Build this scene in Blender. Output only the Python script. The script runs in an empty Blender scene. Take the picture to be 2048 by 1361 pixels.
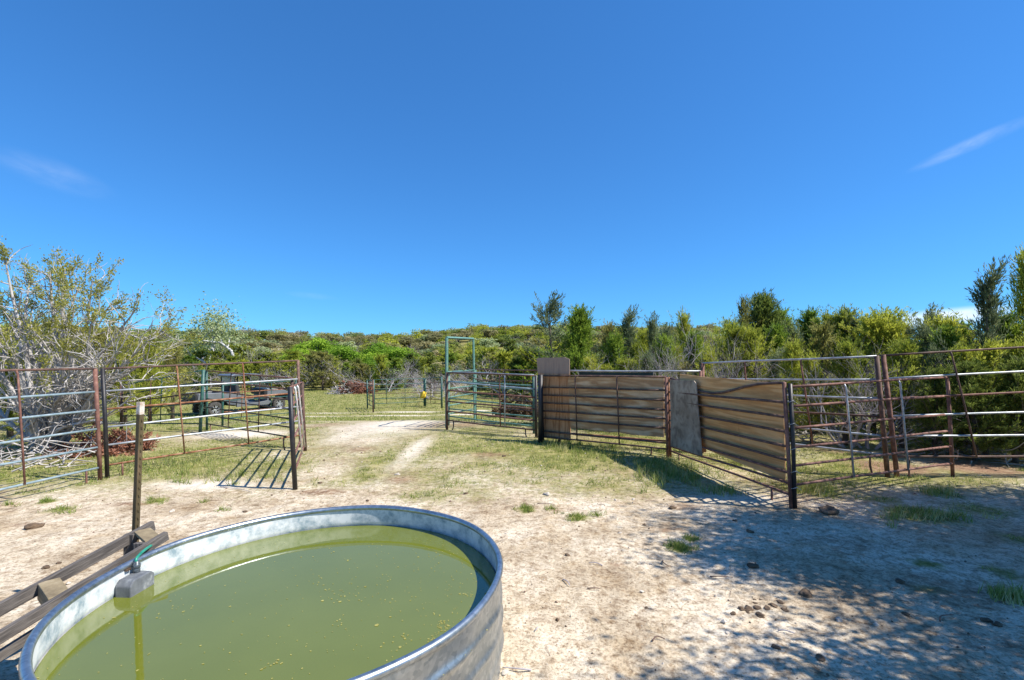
import bpy, math, random
import numpy as np
from mathutils import Vector, Matrix
R = math.radians
rng = np.random.default_rng(7)
random.seed(7)
SC = bpy.context.scene
COL = SC.collection

# ------------------------------------------------------------------ camera geometry (photo pixel -> metres)
F, UC, VH, H = 970.0, 1024.0, 717.0, 1.9

def sstep(a, b, x):
    t = np.clip((np.asarray(x, float) - a) / (b - a), 0, 1)
    return t * t * (3 - 2 * t)

def terr(x, y):
    x = np.asarray(x, float); y = np.asarray(y, float)
    z = -0.85 * sstep(12, 24, y)
    rise = 8.2 * sstep(44, 128, y + 0.05 * np.abs(x) + 5 * np.sin(x * .031 + 1.0))
    rise = rise * (0.93 + 0.10 * np.sin(x * .045 + .4) + .05 * np.sin(x * .11 + 2))
    return z + rise

def P(u, v, y):
    """point seen at photo pixel (u, v), y metres ahead"""
    return Vector(((u - UC) / F * y, y, H - (v - VH) / F * y))

def G(u, v):
    """ground point under photo pixel (u, v)"""
    y = 2.0
    for _ in range(4000):
        if H - (v - VH) / F * y <= float(terr((u - UC) / F * y, y)): break
        y += 0.02 if y < 30 else .1
    return Vector(((u - UC) / F * y, y, float(terr((u - UC) / F * y, y))))

# ------------------------------------------------------------------ value noise in numpy
def vnoise(x, y, seed=0):
    xi = np.floor(x).astype(np.int64); yi = np.floor(y).astype(np.int64)
    fx = x - xi; fy = y - yi
    fx = fx * fx * (3 - 2 * fx); fy = fy * fy * (3 - 2 * fy)
    def h(a, b):
        n = (a * 374761393 + b * 668265263 + seed * 974634777) & 0x7fffffff
        n = ((n ^ (n >> 13)) * 1274126177) & 0x7fffffff
        return ((n ^ (n >> 16)) & 0xffff) / 65535.0
    return (h(xi, yi) * (1 - fx) + h(xi + 1, yi) * fx) * (1 - fy) + (h(xi, yi + 1) * (1 - fx) + h(xi + 1, yi + 1) * fx) * fy

def fbm(x, y, seed=0, o=4):
    s = 0; a = .5
    for k in range(o):
        s = s + a * vnoise(x * 2 ** k + 17.3 * k, y * 2 ** k - 9.1 * k, seed + k); a *= .5
    return s

# ------------------------------------------------------------------ materials
def mat(name):
    m = bpy.data.materials.new(name); m.use_nodes = True
    nt = m.node_tree
    return m, nt, nt.nodes['Principled BSDF']

def N(nt, t, **kw):
    n = nt.nodes.new(t)
    for k, v in kw.items():
        if k.startswith('i_'):
            n.inputs[k[2:].replace('_', ' ')].default_value = v
        else: setattr(n, k, v)
    return n

def ramp(nt, src, stops):
    r = nt.nodes.new('ShaderNodeValToRGB'); e = r.color_ramp.elements
    while len(e) < len(stops): e.new(.5)
    for i, (p, c) in enumerate(stops):
        e[i].position = p; e[i].color = (*c, 1)
    nt.links.new(src, r.inputs[0]); return r.outputs[0]

def mixc(nt, fac, a, b, mode='MIX'):
    m = nt.nodes.new('ShaderNodeMix'); m.data_type = 'RGBA'; m.blend_type = mode
    if isinstance(fac, (int, float)): m.inputs[0].default_value = fac
    else: nt.links.new(fac, m.inputs[0])
    for s, i in ((a, 6), (b, 7)):
        if isinstance(s, tuple): m.inputs[i].default_value = (*s, 1)
        else: nt.links.new(s, m.inputs[i])
    return m.outputs[2]

def coords(nt, scale=(1, 1, 1), kind='Object'):
    t = nt.nodes.new('ShaderNodeTexCoord'); m = nt.nodes.new('ShaderNodeMapping')
    m.inputs['Scale'].default_value = scale
    nt.links.new(t.outputs[kind], m.inputs[0]); return m.outputs[0]

def noise(nt, vec, scale, detail=4, rough=.55, dist=0):
    n = N(nt, 'ShaderNodeTexNoise'); n.inputs['Scale'].default_value = scale
    n.inputs['Detail'].default_value = detail; n.inputs['Roughness'].default_value = rough; n.inputs['Distortion'].default_value = dist
    nt.links.new(vec, n.inputs['Vector']); return n.outputs[0]

def bump(nt, bs, h, strength, dist=.01):
    b = N(nt, 'ShaderNodeBump'); b.inputs['Strength'].default_value = strength; b.inputs['Distance'].default_value = dist
    nt.links.new(h, b.inputs['Height']); nt.links.new(b.outputs[0], bs.inputs['Normal'])

def speckled(name, stops, scale=6, rough=.7, metal=0, bmp=.3, stretch=(1, 1, 1), detail=6, bscale=40):
    m, nt, bs = mat(name)
    c = coords(nt, stretch)
    n = noise(nt, c, scale, detail, .65)
    nt.links.new(ramp(nt, n, stops), bs.inputs['Base Color'])
    bs.inputs['Roughness'].default_value = rough; bs.inputs['Metallic'].default_value = metal
    if bmp: bump(nt, bs, noise(nt, c, bscale, 3), bmp, .004)
    return m

M = {}
M['rust'] = speckled('rusty_pipe', [(.3, (.075, .036, .028)), (.5, (.185, .082, .058)), (.68, (.29, .155, .115))], 9, .75, .1)
M['rust_orange'] = speckled('orange_rust', [(.32, (.07, .028, .016)), (.5, (.22, .085, .032)), (.66, (.38, .22, .14))], 7, .8)
M['dark_rust'] = speckled('dark_rusty_pipe', [(.3, (.04, .026, .02)), (.55, (.13, .07, .05)), (.7, (.25, .145, .10))], 8, .75)
M['black_pipe'] = speckled('black_paint', [(.35, (.010, .010, .012)), (.6, (.025, .022, .022)), (.74, (.10, .055, .04))], 9, .5)
M['green_pipe'] = speckled('green_paint', [(.35, (.012, .06, .05)), (.58, (.030, .105, .085)), (.72, (.10, .13, .11))], 8, .5)
M['pale_green_pipe'] = speckled('faded_green_paint', [(.3, (.045, .14, .11)), (.58, (.13, .27, .22)), (.72, (.19, .13, .10))], 6, .6)
M['galv'] = speckled('galvanised_pipe', [(.3, (.22, .24, .26)), (.5, (.37, .39, .41)), (.66, (.52, .54, .55))], 9, .5, .4)
M['teal_pipe'] = speckled('weathered_teal_pipe', [(.3, (.15, .22, .25)), (.55, (.27, .35, .38)), (.72, (.42, .46, .47))], 9, .5, .25)
M['white_pipe'] = speckled('white_paint', [(.3, (.45, .42, .40)), (.5, (.74, .73, .72)), (.7, (.82, .81, .8))], 9, .5)
M['bark_grey'] = speckled('pale_grey_bark', [(.3, (.20, .175, .155)), (.5, (.40, .37, .345)), (.7, (.56, .53, .505))], 9, .9, 0, .6, (1, 1, .25))
M['bark_pale'] = speckled('white_grey_bark', [(.3, (.30, .28, .25)), (.5, (.52, .50, .46)), (.7, (.68, .66, .62))], 7, .9, 0, .6, (1, 1, .25))
M['bark_brown'] = speckled('brown_bark', [(.3, (.05, .04, .032)), (.55, (.13, .10, .08)), (.7, (.24, .20, .17))], 9, .9, 0, .6, (1, 1, .25))
M['twig_grey'] = speckled('grey_twigs', [(.3, (.27, .24, .245)), (.7, (.50, .455, .465))], 5, .9, 0, 0)
M['twig_brown'] = speckled('brown_twigs', [(.3, (.10, .06, .045)), (.7, (.24, .15, .11))], 5, .9, 0, 0)
M['old_wood'] = speckled('weathered_grey_wood', [(.3, (.035, .030, .027)), (.5, (.095, .082, .072)), (.72, (.21, .185, .16))], 7, .9, 0, .8, (1, 12, 12), 6, 14)
M['block_wood'] = speckled('yellowed_wood', [(.3, (.14, .105, .06)), (.55, (.27, .21, .12)), (.7, (.38, .31, .2))], 9, .9, 0, .6, (1, 1, 6))
M['tpost'] = speckled('brown_steel_post', [(.32, (.05, .040, .02)), (.55, (.13, .095, .045)), (.7, (.24, .15, .10))], 8, .6, .2, .3, (1, 1, .3))
M['tpost_tip'] = speckled('chipped_white_tip', [(.35, (.30, .17, .10)), (.55, (.66, .60, .52)), (.75, (.75, .72, .66))], 14, .6)
M['black_plastic'] = speckled('black_plastic', [(.3, (.012, .012, .013)), (.7, (.03, .03, .032))], 8, .5)
M['tyre'] = speckled('dusty_tyre', [(.3, (.03, .028, .026)), (.7, (.10, .092, .082))], 10, .9)
M['utv_paint'] = speckled('grey_paint', [(.3, (.10, .11, .125)), (.7, (.15, .16, .18))], 3, .35, .3, 0)
M['utv_light'] = speckled('silver_paint', [(.3, (.15, .155, .165)), (.7, (.21, .215, .225))], 3, .35, .3, 0)
M['rim'] = speckled('alloy', [(.3, (.55, .55, .56)), (.7, (.65, .65, .66))], 3, .3, .6, 0)
M['seat'] = speckled('seat_vinyl', [(.3, (.03, .03, .032)), (.7, (.05, .05, .05))], 5, .6)
M['red_seat'] = speckled('brown_red_vinyl', [(.3, (.16, .05, .03)), (.7, (.26, .10, .06))], 5, .6)
M['float_box'] = speckled('scaled_grey_plastic', [(.3, (.085, .09, .10)), (.55, (.15, .16, .17)), (.70, (.32, .33, .33))], 9, .6, 0, .3)
M['hose'] = speckled('green_hose', [(.3, (.012, .16, .105)), (.6, (.028, .26, .175)), (.74, (.35, .42, .33))], 9, .4)
M['brass'] = speckled('dull_brass', [(.3, (.11, .075, .05)), (.7, (.26, .17, .11))], 30, .4, .7)
M['fitting'] = speckled('dark_fitting', [(.3, (.05, .06, .065)), (.7, (.15, .17, .18))], 20, .4, .4)
M['yellow'] = speckled('yellow_plastic', [(.3, (.66, .40, .02)), (.7, (.82, .56, .04))], 4, .5)
M['board_green'] = speckled('dark_green_paint', [(.3, (.006, .030, .026)), (.7, (.012, .055, .045))], 4, .6)
M['wire'] = speckled('tie_wire', [(.3, (.4, .4, .4)), (.7, (.6, .6, .6))], 10, .4, .5, 0)
M['stone'] = speckled('limestone', [(.3, (.38, .32, .25)), (.7, (.60, .54, .46))], 12, .9, 0, .6)
M['dung'] = speckled('dried_dung', [(.3, (.06, .038, .022)), (.55, (.13, .085, .05)), (.72, (.24, .17, .11))], 14, .95, 0, .9, (1, 1, 1), 6, 30)
M['glass'], nt, bs = mat('windscreen_plastic')
bs.inputs['Base Color'].default_value = (.75, .8, .82, 1); bs.inputs['Roughness'].default_value = .15
bs.inputs['Transmission Weight'].default_value = .75; bs.inputs['IOR'].default_value = 1.05

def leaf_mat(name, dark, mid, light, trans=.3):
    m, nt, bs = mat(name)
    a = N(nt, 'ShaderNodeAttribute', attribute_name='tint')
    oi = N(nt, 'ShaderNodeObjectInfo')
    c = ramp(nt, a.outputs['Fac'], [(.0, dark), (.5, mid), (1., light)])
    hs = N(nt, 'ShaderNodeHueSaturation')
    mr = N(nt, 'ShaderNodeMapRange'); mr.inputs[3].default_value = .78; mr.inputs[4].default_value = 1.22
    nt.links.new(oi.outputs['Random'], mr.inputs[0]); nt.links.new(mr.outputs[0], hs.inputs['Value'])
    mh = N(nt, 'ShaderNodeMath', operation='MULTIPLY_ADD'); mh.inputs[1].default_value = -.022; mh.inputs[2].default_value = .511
    nt.links.new(oi.outputs['Random'], mh.inputs[0]); nt.links.new(mh.outputs[0], hs.inputs['Hue'])
    nt.links.new(c, hs.inputs['Color'])
    tr = N(nt, 'ShaderNodeBsdfTranslucent'); mx = N(nt, 'ShaderNodeMixShader')
    nt.links.new(hs.outputs[0], bs.inputs['Base Color']); nt.links.new(hs.outputs[0], tr.inputs[0])
    bs.inputs['Roughness'].default_value = .7; bs.inputs['Specular IOR Level'].default_value = .25
    mx.inputs[0].default_value = trans
    nt.links.new(bs.outputs[0], mx.inputs[1]); nt.links.new(tr.outputs[0], mx.inputs[2])
    nt.links.new(mx.outputs[0], nt.nodes['Material Output'].inputs[0])
    return m
M['cedar'] = leaf_mat('olive_cedar_foliage', (.17, .20, .025), (.38, .42, .05), (.54, .54, .11), .5)
M['cedar_olive'] = leaf_mat('deep_olive_cedar_foliage', (.13, .14, .028), (.30, .31, .065), (.45, .43, .12), .5)
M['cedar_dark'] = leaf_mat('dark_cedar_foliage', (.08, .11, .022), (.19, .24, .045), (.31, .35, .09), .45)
M['cedar_green'] = leaf_mat('bright_cedar_foliage', (.09, .14, .016), (.21, .31, .035), (.33, .43, .07), .5)
M['cedar_blue'] = leaf_mat('grey_green_foliage', (.09, .12, .055), (.20, .245, .115), (.33, .36, .19), .4)
M['cedar_brown'] = leaf_mat('brownish_cedar_foliage', (.17, .165, .045), (.33, .32, .085), (.46, .43, .16), .5)
M['oak_bright'] = leaf_mat('fresh_green_leaves', (.11, .20, .012), (.25, .40, .03), (.38, .53, .07), .45)
M['oak_pale'] = leaf_mat('pale_green_buds', (.18, .23, .09), (.34, .40, .18), (.48, .52, .28), .4)
M['oak_brown'] = leaf_mat('dull_brown_leaves', (.15, .145, .055), (.29, .27, .11), (.41, .37, .19), .45)
M['dead_red'] = leaf_mat('dead_cedar_needles', (.10, .045, .027), (.24, .11, .062), (.38, .20, .12), .15)
M['dead_brown'] = leaf_mat('dead_brown_needles', (.055, .03, .018), (.13, .075, .04), (.22, .14, .08), .15)
M['grass'] = leaf_mat('grass_blades', (.13, .20, .03), (.31, .36, .09), (.60, .54, .28), .4)

# plywood
def ply(name, c0, c1, c2, sx, sz, freq, dirt=.5):
    m, nt, bs = mat(name)
    n = noise(nt, coords(nt, (sx, 1, sz)), 1.0, 3, .5, .4)
    mu = N(nt, 'ShaderNodeMath', operation='MULTIPLY'); mu.inputs[1].default_value = freq; nt.links.new(n, mu.inputs[0])
    si = N(nt, 'ShaderNodeMath', operation='SINE'); nt.links.new(mu.outputs[0], si.inputs[0])
    mr = N(nt, 'ShaderNodeMapRange'); mr.inputs[1].default_value = -1; nt.links.new(si.outputs[0], mr.inputs[0])
    fine = noise(nt, coords(nt, (sx * 6, 1, sz * 9)), 6, 4)
    grain = mixc(nt, .45, mr.outputs[0], fine)
    base = ramp(nt, grain, [(.25, c0), (.5, c1), (.8, c2)])
    st = noise(nt, coords(nt), 2.3, 5, .6)
    st2 = ramp(nt, st, [(.38, (.50, .45, .40)), (.62, (1, 1, 1))])
    nt.links.new(mixc(nt, dirt, base, st2, 'MULTIPLY'), bs.inputs['Base Color'])
    bs.inputs['Roughness'].default_value = .85
    bump(nt, bs, grain, .35, .004)
    return m
M['ply_brown'] = ply('brown_plywood', (.36, .155, .06), (.52, .245, .105), (.62, .33, .16), 14, 1.2, 16)
_nt = M['ply_brown'].node_tree; _b = _nt.nodes['Principled BSDF']; _src = _b.inputs['Base Color'].links[0].from_socket
_t = N(_nt, 'ShaderNodeTexCoord'); _s = N(_nt, 'ShaderNodeSeparateXYZ'); _nt.links.new(_t.outputs['Object'], _s.inputs[0])
_r = N(_nt, 'ShaderNodeMapRange'); _r.inputs[1].default_value = 1.44; _r.inputs[2].default_value = 1.50; _nt.links.new(_s.outputs[2], _r.inputs[0])
_nt.links.new(mixc(_nt, _r.outputs[0], _src, mixc(_nt, .7, _src, (.30, .25, .22))), _b.inputs['Base Color'])
M['ply_grain'] = ply('grained_plywood', (.47, .26, .125), (.62, .385, .20), (.72, .51, .31), .8, 6.5, 24, .4)
M['ply_gold'] = ply('tan_plywood', (.57, .285, .10), (.68, .37, .14), (.75, .45, .20), .5, 8.0, 26, .25)
M['osb'] = ply('grey_fibre_board', (.25, .19, .14), (.35, .275, .20), (.43, .35, .265), 6, 5, 14, .75)
M['ply_edge'] = speckled('plywood_edge', [(.3, (.28, .20, .12)), (.7, (.42, .32, .2))], 9, .9)

# galvanised tank
m, nt, bs = mat('tank_galvanised_steel'); M['tank'] = m
v = N(nt, 'ShaderNodeTexVoronoi'); v.inputs['Scale'].default_value = 45; nt.links.new(coords(nt), v.inputs['Vector'])
nz = noise(nt, coords(nt), 5, 5, .6)
ca = ramp(nt, v.outputs['Color'], [(.1, (.36, .40, .43)), (.9, (.55, .58, .60))])
cb = ramp(nt, nz, [(.36, (.66, .70, .72)), (.6, (1, 1, 1))])
nt.links.new(mixc(nt, .8, ca, cb, 'MULTIPLY'), bs.inputs['Base Color'])
bs.inputs['Metallic'].default_value = .92; bs.inputs['Roughness'].default_value = .36
bump(nt, bs, nz, .25, .01)
m, nt, bs = mat('tank_inside_scaled_steel'); M['tank_in'] = m
nz = noise(nt, coords(nt), 9, 6, .7)
nt.links.new(ramp(nt, nz, [(.34, (.24, .32, .36)), (.47, (.52, .56, .57)), (.6, (.74, .75, .74))]), bs.inputs['Base Color'])
bs.inputs['Metallic'].default_value = .15; bs.inputs['Roughness'].default_value = .6
# tank water
m, nt, bs = mat('murky_green_water'); M['water'] = m
nz = noise(nt, coords(nt), 1.3, 3)
nt.links.new(ramp(nt, nz, [(.3, (.122, .140, .012)), (.7, (.142, .160, .017))]), bs.inputs['Base Color'])
bs.inputs['Roughness'].default_value = .035; bs.inputs['IOR'].default_value = 2.0
bump(nt, bs, noise(nt, coords(nt), 9, 2), .02, .01)
M['algae'] = speckled('algae_scum', [(.3, (.20, .18, .03)), (.7, (.42, .38, .12))], 12, .7, 0, 0)

# ground
m, nt, bs = mat('dirt_and_grass_ground'); M['ground'] = m
c = coords(nt)
n1 = noise(nt, c, .9, 6, .6); n2 = noise(nt, c, 7, 6, .7, .3); n3 = noise(nt, c, 42, 4, .7)
d1 = ramp(nt, n1, [(.32, (.40, .315, .215)), (.47, (.57, .485, .36)), (.64, (.75, .67, .54))])
d2 = ramp(nt, n2, [(.34, (.46, .39, .33)), (.50, (.94, .92, .89)), (.66, (1.08, 1.07, 1.05))])
dirt = mixc(nt, .8, d1, d2, 'MULTIPLY')
d3 = ramp(nt, n3, [(.36, (.40, .34, .29)), (.47, (.95, .94, .93)), (.70, (1.15, 1.13, 1.10))])
dirt = mixc(nt, .75, dirt, d3, 'MULTIPLY')
n4 = noise(nt, c, 17, 8, .78, .4); n5 = noise(nt, c, 2.4, 6, .7, .6)
dirt = mixc(nt, .75, dirt, ramp(nt, n4, [(.40, (.50, .41, .33)), (.50, (1, 1, 1)), (.8, (1.08, 1.06, 1.03))]), 'MULTIPLY')
dirt = mixc(nt, .8, dirt, ramp(nt, n5, [(.36, (.80, .735, .645)), (.50, (1, 1, 1))]), 'MULTIPLY')
vo = N(nt, 'ShaderNodeTexVoronoi'); vo.inputs['Scale'].default_value = 26; nt.links.new(c, vo.inputs['Vector'])
peb = ramp(nt, vo.outputs['Distance'], [(.10, (1, 1, 1)), (.16, (0, 0, 0))])
pcol = ramp(nt, vo.outputs['Color'], [(.25, (.62, .56, .46)), (.4, (.28, .21, .15)), (.8, (.18, .12, .08))])
pm = N(nt, 'ShaderNodeSeparateColor'); nt.links.new(vo.outputs['Color'], pm.inputs[0])
pg = N(nt, 'ShaderNodeMath', operation='GREATER_THAN'); pg.inputs[1].default_value = .72; nt.links.new(pm.outputs[1], pg.inputs[0])
pf = N(nt, 'ShaderNodeMath', operation='MULTIPLY'); nt.links.new(pg.outputs[0], pf.inputs[0]); nt.links.new(peb, pf.inputs[1])
dirt = mixc(nt, pf.outputs[0], dirt, pcol)
at = N(nt, 'ShaderNodeAttribute', attribute_name='cover')
sep = N(nt, 'ShaderNodeSeparateColor'); nt.links.new(at.outputs['Color'], sep.inputs[0])
def thresh(ch, nn, lo, hi):
    a = N(nt, 'ShaderNodeMath', operation='ADD'); nt.links.new(ch, a.inputs[0]); nt.links.new(nn, a.inputs[1])
    r = N(nt, 'ShaderNodeMapRange'); r.inputs[1].default_value = lo; r.inputs[2].default_value = hi; nt.links.new(a.outputs[0], r.inputs[0])
    return r.outputs[0]
gcol = ramp(nt, noise(nt, c, 3.2, 6, .7), [(.32, (.13, .135, .035)), (.5, (.25, .24, .075)), (.68, (.42, .36, .17))])
gcol = mixc(nt, .6, gcol, ramp(nt, n4, [(.38, (.45, .42, .30)), (.5, (1, 1, 1)), (.7, (1.15, 1.1, 1.0))]), 'MULTIPLY')
gcol = mixc(nt, .6, gcol, ramp(nt, n3, [(.3, (.35, .38, .25)), (.6, (1.1, 1.1, 1.1))]), 'MULTIPLY')
ns = noise(nt, c, 11, 5, .75)
g1 = mixc(nt, thresh(sep.outputs[0], ns, .74, 1.10), dirt, gcol)
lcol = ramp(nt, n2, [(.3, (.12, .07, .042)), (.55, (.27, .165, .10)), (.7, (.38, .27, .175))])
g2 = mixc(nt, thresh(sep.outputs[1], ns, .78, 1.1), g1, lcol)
pale = ramp(nt, n2, [(.3, (.55, .47, .36)), (.6, (.68, .62, .51))])
g3 = mixc(nt, thresh(sep.outputs[2], ns, .80, 1.15), g2, pale)
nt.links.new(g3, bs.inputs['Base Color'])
bs.inputs['Roughness'].default_value = .95; bs.inputs['Specular IOR Level'].default_value = .15
vh = N(nt, 'ShaderNodeTexVoronoi', feature='SMOOTH_F1'); vh.inputs['Scale'].default_value = 6.5; vh.inputs['Smoothness'].default_value = .6; nt.links.new(c, vh.inputs['Vector'])
hh = mixc(nt, .38, mixc(nt, .5, n2, n3), vh.outputs['Distance'])
bump(nt, bs, hh, .9, .035)

# ------------------------------------------------------------------ mesh helpers
class MB:
    def __init__(s): s.v = []; s.f = []; s.mi = []; s.cur = 0
    def add(s, vs, fs):
        o = len(s.v); s.v += [tuple(p) for p in vs]; s.f += [tuple(i + o for i in f) for f in fs]; s.mi += [s.cur] * len(fs)
    def box(s, c, size, rot=None):
        c = Vector(c); hx, hy, hz = (q / 2 for q in size)
        vs = [Vector((x, y, z)) for x in (-hx, hx) for y in (-hy, hy) for z in (-hz, hz)]
        if rot is not None: vs = [rot @ p for p in vs]
        s.add([p + c for p in vs], [(0, 1, 3, 2), (4, 6, 7, 5), (0, 4, 5, 1), (2, 3, 7, 6), (0, 2, 6, 4), (1, 5, 7, 3)])
    def tube(s, pts, r, n=7, caps=True):
        pts = [Vector(p) for p in pts]; k = len(pts)
        rs = r if isinstance(r, (list, tuple)) else [r] * k
        vs = []; fs = []; ref = None
        for i, p in enumerate(pts):
            d = (pts[min(i + 1, k - 1)] - pts[max(i - 1, 0)])
            if d.length < 1e-9: d = Vector((0, 0, 1))
            d.normalize()
            if ref is None: ref = Vector((0, 0, 1)) if abs(d.z) < .9 else Vector((1, 0, 0))
            a = d.cross(ref).normalized(); b = d.cross(a).normalized(); ref = -b if False else a.cross(d)
            for j in range(n):
                t = 2 * math.pi * j / n
                vs.append(p + (a * math.cos(t) + b * math.sin(t)) * rs[i])
        for i in range(k - 1):
            for j in range(n):
                q = (j + 1) % n
                fs.append((i * n + j, i * n + q, (i + 1) * n + q, (i + 1) * n + j))
        if caps:
            fs.append(tuple(range(n - 1, -1, -1))); fs.append(tuple((k - 1) * n + j for j in range(n)))
        s.add(vs, fs)
    def prism(s, prof, y0, y1):
        """profile in x-z, pushed from y0 to y1"""
        n = len(prof)
        s.add([(x, y0, z) for x, z in prof] + [(x, y1, z) for x, z in prof],
              [tuple(range(n)), tuple(range(2 * n - 1, n - 1, -1))] + [(i, i + n, (i + 1) % n + n, (i + 1) % n) for i in range(n)])
    def lathe(s, prof, n=32, c=(0, 0, 0), closed=False):
        c = Vector(c); k = len(prof); vs = []; fs = []
        for (r, z) in prof:
            for j in range(n):
                t = 2 * math.pi * j / n
                vs.append(c + Vector((r * math.cos(t), r * math.sin(t), z)))
        for i in range(k if closed else k - 1):
            i2 = (i + 1) % k
            for j in range(n):
                q = (j + 1) % n; fs.append((i * n + j, i * n + q, i2 * n + q, i2 * n + j))
        s.add(vs, fs)
    def build(s, name, m, parent=None, smooth=False, bevel=0, loc=None, fixn=True):
        me = bpy.data.meshes.new(name); me.from_pydata(s.v, [], s.f); me.update()
        ms = m if isinstance(m, (list, tuple)) else [m]
        for q in ms: me.materials.append(q)
        if len(ms) > 1: me.polygons.foreach_set('material_index', s.mi)
        if fixn:
            import bmesh
            b = bmesh.new(); b.from_mesh(me); bmesh.ops.recalc_face_normals(b, faces=b.faces); b.to_mesh(me); b.free()
        if smooth: me.polygons.foreach_set('use_smooth', [True] * len(me.polygons))
        o = bpy.data.objects.new(name, me); COL.objects.link(o)
        if parent is not None: o.parent = parent
        if loc is not None: o.location = loc
        if bevel:
            b = o.modifiers.new('bevel', 'BEVEL'); b.width = bevel; b.segments = 2; b.limit_method = 'ANGLE'
        return o

def tag(o, label, cat, group=None, kind=None):
    o['label'] = label; o['category'] = cat
    if group: o['group'] = group
    if kind: o['kind'] = kind
    return o

def thing(name, label, cat, loc=(0, 0, 0), group=None, rz=0):
    o = bpy.data.objects.new(name, None); COL.objects.link(o); o.empty_display_size = .2
    o.location = loc; o.rotation_euler = (0, 0, rz)
    return tag(o, label, cat, group)

def copy_tree(o, parent=None):
    c = o.copy(); COL.objects.link(c); c.parent = parent
    for ch in o.children: copy_tree(ch, c)
    return c

class Leaves:
    """rhombus leaves gathered as arrays"""
    def __init__(s): s.p = []; s.d = []; s.L = []; s.W = []; s.t = []; s.n = []
    def add(s, p, d, L, W, t, nrm=None):
        n = len(p); s.n.append(np.zeros((n, 3)) if nrm is None else np.broadcast_to(nrm, (n, 3))); s.p.append(np.asarray(p, float)); s.d.append(np.asarray(d, float))
        s.L.append(np.broadcast_to(L, n)); s.W.append(np.broadcast_to(W, n)); s.t.append(np.broadcast_to(t, n))
    def build(s, name, m, parent, g, tri=False, extra=None):
        p = np.concatenate(s.p); d = np.concatenate(s.d); L = np.concatenate(s.L)[:, None]; W = np.concatenate(s.W)[:, None]; t = np.concatenate(s.t)
        d = d / (np.linalg.norm(d, axis=1, keepdims=True) + 1e-9)
        r = g.normal(size=p.shape); r = r * .55 + np.concatenate(s.n) * 1.0; w = np.cross(d, r); w /= (np.linalg.norm(w, axis=1, keepdims=True) + 1e-9)
        n = len(p)
        if tri:
            vs = np.stack([p - w * W * .5, p + w * W * .5, p + d * L], 1).reshape(-1, 3); k = 3
        else:
            vs = np.stack([p, p + d * L * .45 + w * W * .5, p + d * L, p + d * L * .45 - w * W * .5], 1).reshape(-1, 3); k = 4
        me = bpy.data.meshes.new(name)
        me.vertices.add(n * k); me.vertices.foreach_set('co', vs.astype(np.float32).ravel())
        me.loops.add(n * k); me.loops.foreach_set('vertex_index', np.arange(n * k, dtype=np.int32))
        me.polygons.add(n); me.polygons.foreach_set('loop_start', np.arange(0, n * k, k, dtype=np.int32))
        me.update(calc_edges=True)
        a = me.attributes.new('tint', 'FLOAT', 'FACE'); a.data.foreach_set('value', np.clip(t, 0, 1).astype(np.float32))
        me.materials.append(m)
        o = bpy.data.objects.new(name, me); COL.objects.link(o); o.parent = parent
        return o

def unit(v): return v / (np.linalg.norm(v) + 1e-9)

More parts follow.
